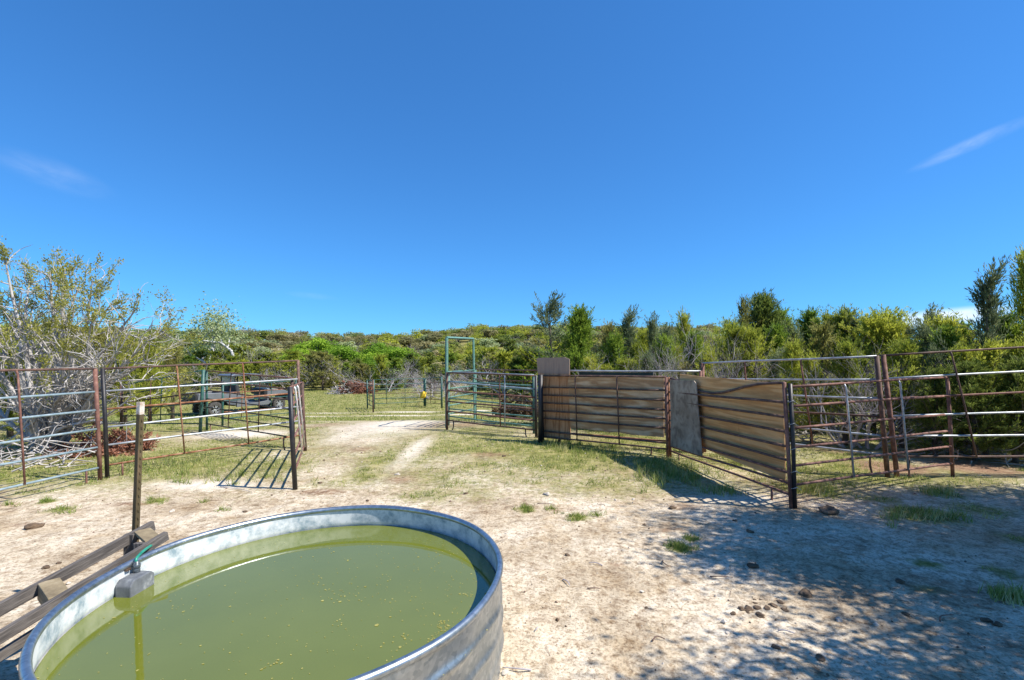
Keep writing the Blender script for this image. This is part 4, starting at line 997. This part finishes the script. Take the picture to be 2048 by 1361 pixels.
# trees one can pick out
c6.at(1104, 603, 15.5, 'loose grey-green cedar just left above the narrow plywood', wide=1.05)
c5.at(1152, 628, 14.5, 'bright green conical cedar beside the grey-green one', wide=1.1)
c7.at(1215, 655, 15, 'slender cedar with a thin leaning top next to the bright green cone', wide=.75)
c3.at(1257, 632, 15, 'narrow pointed cedar behind the wavy-grained plywood', wide=.9)
c3.at(1315, 643, 15, 'isolated cedar spire above the fence board gap', wide=.8)
c1.at(1372, 638, 15.5, 'cedar with twin tips left of the grey leafless bush', wide=.7)
bare.at(1420, 628, 13.2, 'grey leafless bush rising among the thicket cedars', cat='bush')
bare2.at(1385, 660, 12.6, 'smaller grey leafless bush low among the thicket cedars', cat='bush')
c4.at(1530, 604, 15, 'broad dark cedar standing highest in the middle of the thicket', wide=1.15)
c7.at(1489, 610, 14.5, 'thin brownish cedar leaning against the broad dark one', wide=.6)
for (u, v, y) in ((1330, 672, 12.4), (1455, 648, 12.8), (1215, 690, 12.9), (1700, 668, 10.4), (1900, 672, 10.0)):
    bare2.at(u, v, y, 'grey leafless twigs standing up between the thicket cedars', cat='bush', group='leafless bushes in the cedar thicket')
c3.at(1966, 552, 10.2, 'tall open-branched cedar above the right fence', wide=.8)
c1.at(2052, 518, 10.6, 'tall cedar at the right edge of the picture', wide=.66)
c6.at(1855, 628, 12.5, 'low spreading grey-green cedar under the white cloud', wide=1.1)

lab = 'olive cedar packed among others in the thicket behind the right corral'
g = np.random.default_rng(77)
kinds = [c1, c2, c1, c8, c2, c3, c7, c5, c8]
row = [(1180, 680, 13.5), (1225, 672, 14), (1275, 668, 14.5), (1330, 680, 13.2), (1350, 665, 15), (1400, 672, 13.5), (1440, 668, 14.2), (1465, 660, 13), (1510, 665, 12.5), (1560, 650, 13), (1600, 638, 14), (1640, 648, 12.5), (1665, 634, 14), (1690, 620, 13.8), (1722, 624, 13.3), (1745, 640, 12.2), (1785, 650, 12), (1815, 640, 13), (1835, 655, 11.5), (1885, 645, 11.8), (1905, 660, 11), (1930, 640, 12.6), (1990, 650, 10.8), (2020, 640, 10.4), (2120, 570, 10.8), (2110, 600, 9.8),
       (1580, 690, 11.4), (1625, 700, 10.9), (1690, 690, 10.6), (1740, 705, 10.2), (1805, 690, 10.3), (1860, 700, 9.9), (1920, 700, 9.7), (1975, 690, 9.6), (2040, 690, 9.3),
       (1540, 700, 11.9), (1480, 705, 12), (1425, 705, 12.4), (1370, 708, 12.6), (1310, 706, 12.9), (1250, 705, 13), (1200, 708, 13.4), (1500, 640, 16), (1560, 630, 17), (1630, 630, 16), (1760, 632, 15), (1340, 660, 17), (1285, 662, 17), (1220, 668, 17), (1445, 650, 17)]
for k, (u, v, y) in enumerate(row):
    if y < 12.2 and k % 7 == 1:
        bare.at(u, v + 6, y, 'grey leafless twigs standing up between the thicket cedars', cat='bush', group='leafless bushes in the cedar thicket'); continue
    q = kinds[int(g.integers(0, len(kinds)))]
    q.at(u + g.normal() * 5, v + 3 + abs(g.normal()) * 14 * (g.random() < .5), y, lab, group=CG, wide=float(g.uniform(.95, 1.25)))
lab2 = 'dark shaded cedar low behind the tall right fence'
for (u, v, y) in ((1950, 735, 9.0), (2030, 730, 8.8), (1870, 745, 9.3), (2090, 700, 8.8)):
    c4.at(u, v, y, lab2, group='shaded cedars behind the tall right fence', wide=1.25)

# middle distance behind the chute and to the left of it
fc = [Kind(cedar_mesh(4, 1.7, 41, 'cedar', 90, base=0, point=.42, dens=10, nlet=10, lw=(.15, .065)), 4), Kind(cedar_mesh(4, 1.8, 42, 'cedar', 90, base=0, point=.36, dens=10, nlet=10, lw=(.15, .065), up=.8), 4),
      Kind(cedar_mesh(4, 1.5, 43, 'cedar_dark', 90, base=0, point=.48, dens=10, nlet=10, lw=(.15, .065)), 4), Kind(cedar_mesh(4, 1.6, 48, 'cedar_green', 90, base=0, point=.5, dens=10, nlet=10, lw=(.15, .065)), 4), Kind(cedar_mesh(4, 1.7, 44, 'cedar_brown', 90, base=0, point=.4, dens=9, nlet=10, lw=(.15, .065)), 4)]
fb = Kind(oak_mesh(4, 45, None, 'bare_bush', 4, 'twig_grey', stems=4, spread=.5, kids=(3, 4), th=.34, r0=.010), 4)
def round_mesh(h, seed, m, n=2600, lw=(.24, .17), bark='bark_brown', zlo=.55, nc=15, name='oak_tree'):
    g = np.random.default_rng(seed); root = thing(name, '', ''); tb = MB(); lv = Leaves()
    tb.tube([(0, 0, -.1), (.05, 0, .25 * h), (0, .05, .5 * h)], [.05 * h, .04 * h, .03 * h], 7)
    for k in range(nc):
        a = g.uniform(0, 6.28); rr_ = .34 * h * math.sqrt(g.random()); c = np.array([rr_ * math.cos(a), rr_ * math.sin(a), h * (zlo + (.82 - zlo) * g.random() * (1 - (rr_ / (.4 * h)) ** 2))]); rad = h * g.uniform(.12, .2)
        tb.tube([(0, 0, .35 * h), tuple(c * .6 + np.array([0, 0, .2 * h])), tuple(c)], [.018 * h, .012 * h, .006 * h], 4, False)
        q = n // nc; d = g.normal(size=(q, 3)); d /= np.linalg.norm(d, axis=1, keepdims=True)
        lv.add(c + d * np.array([1, 1, .75]) * (rad * g.uniform(.55, 1.12, q) ** .6)[:, None], g.normal(size=(q, 3)), lw[0] * g.uniform(.7, 1.3, q), lw[1], .5 + .12 * g.normal() + .13 * g.normal(size=q), d + np.array([0, 0, .3]))
    tb.build('trunk', M[bark], root, True, fixn=False); lv.build('crown', M[m], root, g); return root
fo = Kind(round_mesh(5, 46, 'oak_bright'), 5)
EG = 'cedars along the far edge of the field'
elab = 'olive cedar in the row along the far edge of the field'
for k in range(72):
    u = 215 + k * 12.2 + g.normal() * 5; y = float(g.uniform(41, 48)); y = y - 9 * float(sstep(420, 260, u)) - 10 * float(sstep(930, 1060, u))
    v = 722 + g.normal() * 8 - 16 * float(sstep(900, 1000, u)) - 8 * float(sstep(560, 620, u)) * float(1 - sstep(700, 800, u))
    q = fc[int(g.choice([0, 1, 1, 2, 2, 3, 4]))]
    if k % 7 == 3:
        fb.at(u, v - 4, y - 2, 'grey leafless bush in the row along the far edge of the field', cat='bush', group='leafless bushes along the far edge of the field', wide=1.5); continue
    q.at(u, v + abs(g.normal()) * 7, y, elab, group=EG, wide=float(g.uniform(1.0, 1.7)))
for k in range(34):
    u = 360 + k * 22 + g.normal() * 6
    if 590 < u < 815: continue
    fc[int(g.choice([0, 1, 2, 3]))].at(u, 706 + g.normal() * 8, float(g.uniform(49, 54)), 'green cedar just behind the row along the far edge of the field', group='second row of cedars behind the field edge', wide=float(g.uniform(1.2, 1.8)))
for (u, v, y) in ((862, 732, 33), (845, 744, 34), (898, 736, 33)):
    fb.at(u, v, y, 'pale leafless bush at the field edge behind the far pen', cat='bush', group='leafless bushes behind the far pen', wide=1.5)
fb.at(480, 682, 52, 'dark leafless bush under the pale oak', cat='bush', wide=1.6)
for (u, v, y) in ((-40, 668, 13.5), (45, 655, 14), (120, 660, 13), (190, 668, 14.5), (250, 676, 15), (300, 688, 16.5), (345, 694, 19), (-110, 650, 13), (20, 700, 11.5), (160, 705, 12)):
    q = [c1, c2, c7][int(g.integers(0, 3))]; q.at(u, v, y, 'green juniper in the screen behind the bare-limbed cedar', group='junipers behind the bare-limbed cedar', wide=float(g.uniform(1.1, 1.5)))
# pale half-dead oak
g2 = np.random.default_rng(52); root = thing('oak_tree', '', ''); tb = MB(); tips = []; lv = Leaves()
for (dx, dy) in ((-.25, .1), (.55, -.1)):
    grow(g2, tb, tips, np.array([0, 0, -.1]), unit(np.array([dx, dy, 1])), 2.6, .30, 4, .62, (2, 3), .74, .05, 6, .22, .66)
for pts, dd in tips:
    n = 62; lv.add(pts[-1] + g2.normal(size=(n, 3)) * .66, g2.normal(size=(n, 3)), .20 * g2.uniform(.7, 1.3, n), .13, .5 + .2 * g2.normal(size=n))
tb.build('trunk', M['bark_pale'], root, True, fixn=False); lv.build('crown', M['oak_pale'], root, g2); zm = max(v_[2] for v_ in tb.v)
Kind(root, zm).at(446, 622, 50, 'big pale oak with twisted white limbs standing above the field edge', rz=.2, wide=1.0)
blab = 'bright fresh green oak on the slope above the field edge'
for (u, v, y) in ((628, 666, 56), (678, 684, 53), (655, 674, 60), (610, 690, 52), (768, 678, 56), (796, 688, 54), (742, 698, 52), (750, 708, 50), (648, 700, 50)):
    fo.at(u, v, y, blab, group='bright green oaks on the slope', wide=float(g.uniform(1.0, 1.35)))
# wooded hill
hk = [Kind(round_mesh(4, 61, 'cedar', 1700, (.30, .17), zlo=.18, nc=22, name='cedar_tree'), 4), Kind(round_mesh(4, 62, 'cedar_dark', 1700, (.30, .17), zlo=.18, nc=22, name='cedar_tree'), 4), Kind(round_mesh(4, 63, 'cedar_brown', 1700, (.30, .17), zlo=.18, nc=22, name='cedar_tree'), 4)]
ho = Kind(round_mesh(4, 64, 'oak_brown', 1500, (.30, .20), zlo=.3, nc=18), 4)
hg = Kind(round_mesh(4, 66, 'oak_pale', 1500, (.28, .18), zlo=.35, nc=18), 4)
hb = Kind(oak_mesh(4, 65, None, 'bare_tree', 4, 'twig_grey', stems=3, spread=.5, kids=(3, 4), th=.34, r0=.010), 4)
hl = [('olive cedar in the wood on the far hillside', 'olive cedars on the far hillside'), ('dark cedar in the wood on the far hillside', 'dark cedars on the far hillside'), ('brownish cedar in the wood on the far hillside', 'brownish cedars on the far hillside')]
cnt = 0
for yb in np.concatenate([np.linspace(50, 128, 15)]):
    wl, wr_ = -1.10 * yb, .42 * yb
    nrow = int((wr_ - wl) / (2.9 + yb * .010))
    for k in range(nrow):
        x = wl + (k + g.random()) * (wr_ - wl) / nrow; y = yb + g.normal() * 1.8
        h = float(g.uniform(1.9, 3.4)) + .5 * (yb > 110); t = g.random(); u_ = UC + x / y * F
        if (590 < u_ < 700 or 725 < u_ < 815) and y < 62: continue
        if t < .14: hb.put(x, y, h * 1.05, 'grey leafless tree among the cedars on the hillside', group='leafless trees on the hillside', wide=1.5)
        elif t < .42: ho.put(x, y, h, 'dull brown oak among the cedars on the hillside', group='dull brown oaks on the hillside', wide=1.8)
        elif t < .56: hg.put(x, y, h, 'pale green budding oak among the cedars on the hillside', group='pale budding oaks on the hillside', wide=1.7)
        else:
            i = int(g.choice([0, 0, 0, 1, 1, 2])); hk[i].put(x, y, h, hl[i][0], group=hl[i][1], wide=float(g.uniform(1.6, 2.3)))
        cnt += 1
print('hill trees', cnt)

# big bare-limbed cedar at left
g3 = np.random.default_rng(91); base = G(96, 905)
root = thing('cedar_tree', 'big cedar with bare white-grey limbs behind the teal-railed fence', 'tree', base)
tb = MB(); lv = Leaves(); tips = []
def tipat(u, v, dy=0):
    y = base.y + dy; return np.array(P(u, v, y) - base)
ends_ = [(10, 470, -.2), (60, 520, .2), (100, 500, 0), (130, 495, -.4), (160, 530, .3), (185, 520, 0), (50, 590, .5), (110, 570, .6), (150, 590, -.7), (215, 590, .3), (275, 590, -.2), (250, 640, .5), (345, 640, .1), (300, 670, -.5), (330, 700, .5), (290, 720, -.3), (240, 690, -.8), (180, 640, -.9), (60, 640, -.8), (0, 590, .4), (-60, 560, 0), (-60, 660, -.3), (-120, 620, .3), (-40, 740, -.5), (20, 690, -1.), (310, 760, .1), (270, 790, -.4), (130, 700, -1.0), (100, 640, .9), (200, 720, .9), (-90, 790, .2), (90, 760, -1.1)]
for (u, v, dy) in ends_:
    v = 717 - (717 - v) * (.80 if v < 700 else 1); e = tipat(u, v, dy); b0 = g3.normal(size=3) * np.array([.08, .08, .02]); Lt = np.linalg.norm(e)
    m1 = b0 + (e - b0) * .3 + np.array([0, 0, .10 * Lt]) * (1 if e[2] > 1 else .4) + g3.normal(size=3) * .10; m2 = b0 + (e - b0) * .65 + np.array([0, 0, .06 * Lt]) + g3.normal(size=3) * .12
    pts = catmull([b0, m1, m2, e], 5); r0 = .018 + .013 * Lt
    tb.tube(pts, [r0 * (1 - .86 * i_ / (len(pts) - 1)) for i_ in range(len(pts))], 7, False)
    dd = unit(e - np.array(m2)); pn = [np.array(p) for p in pts]
    for q in range(17):
        x = g3.uniform(.14, 1.0) * (len(pn) - 1.01); k = int(x); c = pn[k] + (pn[k + 1] - pn[k]) * (x - k)
        loc_t = []
        nd = unit(unit(pn[k + 1] - pn[k]) + g3.normal(size=3) * .6)
        grow(g3, tb, loc_t, c, nd, g3.uniform(.28, .62), .012 + .006 * (1 - x / len(pn)), 1, .6, (2, 3), .7, .05, 5, .2, .55)
        frac_ = x / len(pn); hz = c[2]
        for (tp_, td) in loc_t:
            pr = np.clip(-.12 + .9 * (frac_ - .5) * 1.6 + .34 * (hz - 2.0), 0, .62)
            pr *= .75 if u <= 205 else .38
            if g3.random() > pr: continue
            for w_ in range(3):
                cc = tp_[int(g3.integers(1, 5))]; ld = unit(td + g3.normal(size=3) * .5 + np.array([.1, 0, .35])); n = 34; cc_t = .13 * g3.normal()
                lv.add(cc + ld * (g3.random(n) * .20)[:, None] + g3.normal(size=(n, 3)) * .032, ld + g3.normal(size=(n, 3)) * .5, .05 * g3.uniform(.7, 1.3, n), .024, .46 + cc_t + .13 * g3.normal(size=n))
    n = 130 if u < 215 else 70; lv.add(e + dd * (g3.normal(size=n) * .17)[:, None] + g3.normal(size=(n, 3)) * .075, dd + g3.normal(size=(n, 3)) * .55, .05 * g3.uniform(.7, 1.3, n), .024, .5 + .15 * g3.normal(size=n))
tb.build('trunk', M['bark_grey'], root, True, fixn=False); lv.build('crown', M['cedar_olive'], root, g3)
# low dead twigs beneath it
def twig_pile(name, label, cat, base, n, rad, ht, tw, lf=None, nl=0, seed=0, thick=.008, lw=(.09, .03), arch=.5):
    g4 = np.random.default_rng(seed); root = thing(name, label, cat, base); tb = MB(); lv = Leaves()
    for k in range(n):
        a = g4.uniform(0, 6.28); rr_ = rad * math.sqrt(g4.random()); p = np.array([rr_ * math.cos(a), rr_ * math.sin(a) * .8, 0]); p[2] = ht * g4.random() * (1 - (rr_ / rad) ** 2) * .9
        d = unit(np.array([g4.normal(), g4.normal(), .35 * g4.normal() + .15])); L_ = g4.uniform(.3, .9) * rad * .8; pts = [p]
        for i in range(4): d = unit(d + g4.normal(size=3) * .22); pts.append(pts[-1] + d * L_ / 4)
        pts = [np.array([q[0], q[1], max(.01, q[2])]) for q in pts]
        tb.tube(pts, [thick * (1.1 - i * .22) for i in range(5)], 4, False)
        if lf:
            for i in range(nl):
                x = g4.random() * 3.99; j = int(x); c = pts[j] + (pts[j + 1] - pts[j]) * (x - j); n_ = 7
                lv.add(c + g4.normal(size=(n_, 3)) * .03, d + g4.normal(size=(n_, 3)) * .7, lw[0] * g4.uniform(.6, 1.3, n_), lw[1], .5 + .2 * g4.normal(size=n_))
    tb.build('twigs', M[tw], root, True, fixn=False)
    if lf: lv.build('dead_needles', M[lf], root, g4)
    return root
twig_pile('fallen_branches', 'tangle of bare grey fallen branches beneath the big cedar', 'branches', G(60, 925), 110, 1.3, .55, 'bark_grey', seed=1, thick=.014)
twig_pile('fallen_branches', 'rust red dead cedar branches behind the black and silver fence', 'branches', G(215, 905), 70, .75, .55, 'twig_brown', 'dead_red', 9, seed=2)
twig_pile('brush_pile', 'heap of cut cedar brush, grey at one end and red-brown at the other', 'brush pile', G(712, 787), 120, 1.25, 1.0, 'twig_brown', 'dead_red', 8, seed=3, thick=.02, lw=(.16, .05))
twig_pile('brush_pile', 'grey end of cut trunks and twigs beside the red-brown brush', 'brush pile', G(683, 788), 110, .95, .75, 'bark_grey', seed=4, thick=.03)
twig_pile('brush_pile', 'brown dead cedar heap behind the rust and green fence', 'brush pile', G(1045, 834), 150, 1.2, 1.25, 'twig_brown', 'dead_brown', 9, seed=5, thick=.012, lw=(.12, .045))
twig_pile('fallen_branches', 'bare grey limbs lying under the cedars behind the rust red corner', 'branches', G(1640, 880), 60, 1.0, .8, 'bark_grey', seed=6, thick=.014)
twig_pile('fallen_branches', 'bare grey limbs lying in the shade behind the tall right fence', 'branches', G(1960, 915), 60, 1.0, .6, 'bark_grey', seed=7, thick=.012)
# trees beside the photographer that throw the shade on the right
def inside_poly(u, v, poly):
    c = False; k = len(poly) - 1
    for i_ in range(len(poly)):
        (x1, y1), (x2, y2) = poly[i_], poly[k]
        if (y1 > v) != (y2 > v) and u < (x2 - x1) * (v - y1) / (y2 - y1) + x1: c = not c
        k = i_
    return c
SHADE = [(1345, 1030), (1420, 1022), (1600, 1026), (1800, 990), (2048, 975), (2400, 985), (2400, 1500), (2000, 1500), (1960, 1330), (1800, 1240), (1600, 1165), (1440, 1140), (1400, 1075)]
SHADE2 = [(1150, 1352), (1280, 1345), (1330, 1380), (1560, 1330), (1600, 1295), (1740, 1295), (1900, 1340), (2100, 1500), (1300, 1500)]
g6 = np.random.default_rng(19); cl_list = []
def need(poly, n, hlo, hhi):
    k = 0; tries = 0
    us = [p[0] for p in poly]; vs_ = [p[1] for p in poly]
    while k < n and tries < 60000:
        tries += 1
        # uniform on the ground, inside the wanted shade
        gp = (g6.uniform(-.5, 7.5), g6.uniform(2.2, 7.2)); u = UC + gp[0] / gp[1] * F; v = VH + H / gp[1] * F
        if not inside_poly(u, v, poly): continue
        for _t in range(8):
            h = g6.uniform(hlo, hhi); p = np.array([gp[0] + .8 * h, gp[1] - .18 * h, h])
            if p[0] > 1.10 * p[1] + .75: cl_list.append(p); k += 1; break
need(SHADE, 240, 2.4, 6.8); need(SHADE2, 13, 2.2, 5.5)
def shade_tree(x, y, sel, label):
    base = Vector((x, y, float(terr(x, y)))); root = thing('oak_tree', label, 'tree', base); tb = MB(); lv = Leaves()
    tops = [np.array([.15, 0, 1.3]), np.array([0, .1, 2.2]), np.array([-.1, .1, 3.1])]
    tb.tube([(0, 0, -.1), (.1, .05, .7), tuple(tops[0]), tuple(tops[1]), tuple(tops[2])], [.24, .19, .16, .13, .09], 10)
    for p in sel:
        q = p - np.array([x, y, base.z]); st = tops[int(np.clip(round(q[2] - 2.2), 0, 2))]
        mid = st + (q - st) * .5 + np.array([0, 0, .25]) + g6.normal(size=3) * .15
        tb.tube(catmull([st, mid, q], 4), [.05 - .005 * i_ for i_ in range(9)], 5, False)
        n = 300; off = g6.normal(size=(n, 3)) * np.array([.34, .24, .12]); off = off[(p[0] + off[:, 0]) > 1.075 * (p[1] + off[:, 1]) + .12]; n = len(off)
        if n: lv.add(q + off, g6.normal(size=(n, 3)), .075 * g6.uniform(.7, 1.3, n), .042, .5 + .15 * g6.normal() + .12 * g6.normal(size=n))
    tb.build('trunk', M['bark_brown'], root, True, fixn=False); lv.build('crown', M['cedar_dark'], root, g6)
for _k in range(110):
    h = g6.uniform(3.2, 6.6); p = np.array([g6.uniform(6.6, 11), g6.uniform(.5, 6.5), h])
    if p[0] > 1.10 * p[1] + .9 and p[0] - .8 * h > 2.9 + 1.2 * max(0, 3.9 - p[1] - .18 * h): cl_list.append(p)
shade_tree(8.4, 3.4, [p for p in cl_list if p[1] > 2.3], 'spreading live oak shading the dirt beside the tall right fence')
shade_tree(7.6, .6, [p for p in cl_list if p[1] <= 2.3], 'live oak shading the dirt right of the stock tank')

#==SECTION debris==
# ------------------------------------------------------------------ stones, dung, sticks
def lump(name, label, cat, u, v, s, m_, seed, flat=.5, group=None):
    p = G(u, v); bm = bmesh.new(); bmesh.ops.create_icosphere(bm, subdivisions=3, radius=1); g5 = random.Random(seed); o3 = [g5.uniform(0, 6) for _ in range(6)]
    for v_ in bm.verts:
        c = v_.co; k = 1 + .22 * math.sin(c.x * 3 + o3[0]) * math.sin(c.y * 3 + o3[1]) + .16 * math.sin(c.z * 5 + o3[2] + c.x * 4) + .09 * math.sin(c.y * 11 + o3[3]) * math.sin(c.x * 9 + o3[4]) + .05 * math.sin(c.z * 17 + c.x * 15)
        v_.co = c * k; v_.co.x *= s * .72; v_.co.y *= s * .55; v_.co.z *= s * flat * .6
    me = bpy.data.meshes.new(name); bm.to_mesh(me); bm.free(); me.materials.append(M[m_])
    for q in me.polygons: q.use_smooth = True
    o = bpy.data.objects.new(name, me); COL.objects.link(o); o.location = (p.x, p.y, float(gz(p.x, p.y)) + s * flat * .18); o.rotation_euler = (0, 0, g5.uniform(0, 6)); return tag(o, label, cat, group)
DG = 'dried dung clods lying on the dirt'
lump('dung_clod', 'big dark dung clod beside the foot of the corner post', 'dung', 1658, 1026, .17, 'dung', 1, .45)
lump('dung_clod', 'single reddish brown dung clod lying in the sun by the shade edge', 'dung', 1612, 1190, .075, 'dung', 2, .5)
for k in range(16): lump('dung_clod', 'crumbled brown dung in the broken heap on the sunny dirt', 'dung', 1525 + random.gauss(0, 42), 1207 + random.gauss(0, 14), random.uniform(.018, .055), 'dung', 10 + k, .38, 'broken dung heap')
for k, (u, v, s) in enumerate(((932, 988, .05), (1008, 914, .06), (1500, 1066, .06), (1505, 1135, .07), (1800, 1166, .06), (1812, 1231, .04), (1972, 1243, .05), (1995, 1251, .05), (1640, 1322, .045), (1470, 1043, .04), (1345, 1018, .07), (92, 1137, .05), (118, 1128, .035), (68, 1056, .11), (490, 1026, .04), (1552, 1300, .04), (735, 1003, .04), (1135, 1112, .035), (640, 968, .06))):
    lump('dung_clod', 'small dried dung clod scattered on the open dirt', 'dung', u, v, s, 'dung', 40 + k, .5, DG)
for k, (u, v, s) in enumerate(((1094, 991, .07), (1240, 1068, .03), (1455, 1267, .025), (1752, 1250, .03), (1678, 1241, .04), (1505, 1270, .018), (795, 950, .06), (1012, 1068, .02), (345, 1024, .05), (1302, 1130, .025), (235, 1041, .03), (1890, 1300, .03), (1010, 1350, .035))):
    lump('stone', 'small pale limestone lying on the bare dirt', 'stone', u, v, s, 'stone', 80 + k, .55, 'pale stones on the dirt')
for k, (u, v, u2, v2) in enumerate(((1075, 1008, 1110, 1012), (1062, 1345, 1005, 1342), (1175, 1178, 1200, 1182), (1205, 1131, 1178, 1127), (1326, 1122, 1338, 1134), (1126, 1161, 1140, 1174), (1420, 1154, 1466, 1158), (1556, 1264, 1590, 1272), (1305, 1289, 1330, 1284), (1075, 1260, 1070, 1268), (1880, 1246, 1905, 1234), (440, 975, 500, 985))):
    a = G(u, v); b = G(u2, min(v2, 1358)); c = (a + b) / 2; a.z = float(gz(a.x, a.y)) + .008; b.z = float(gz(b.x, b.y)) + .012
    m_ = (a + b) / 2 + Vector((random.gauss(0, .02), random.gauss(0, .02), .012)); mb = MB(); mb.tube([p_ - a for p_ in catmull([a, m_, b], 4)], [.006 - .0004 * i for i in range(9)], 5)
    o = mb.build('stick', M['twig_grey' if k % 2 else 'twig_brown'], None, True, loc=a); tag(o, 'thin dry stick lying on the bare dirt', 'stick', 'dry sticks on the dirt')
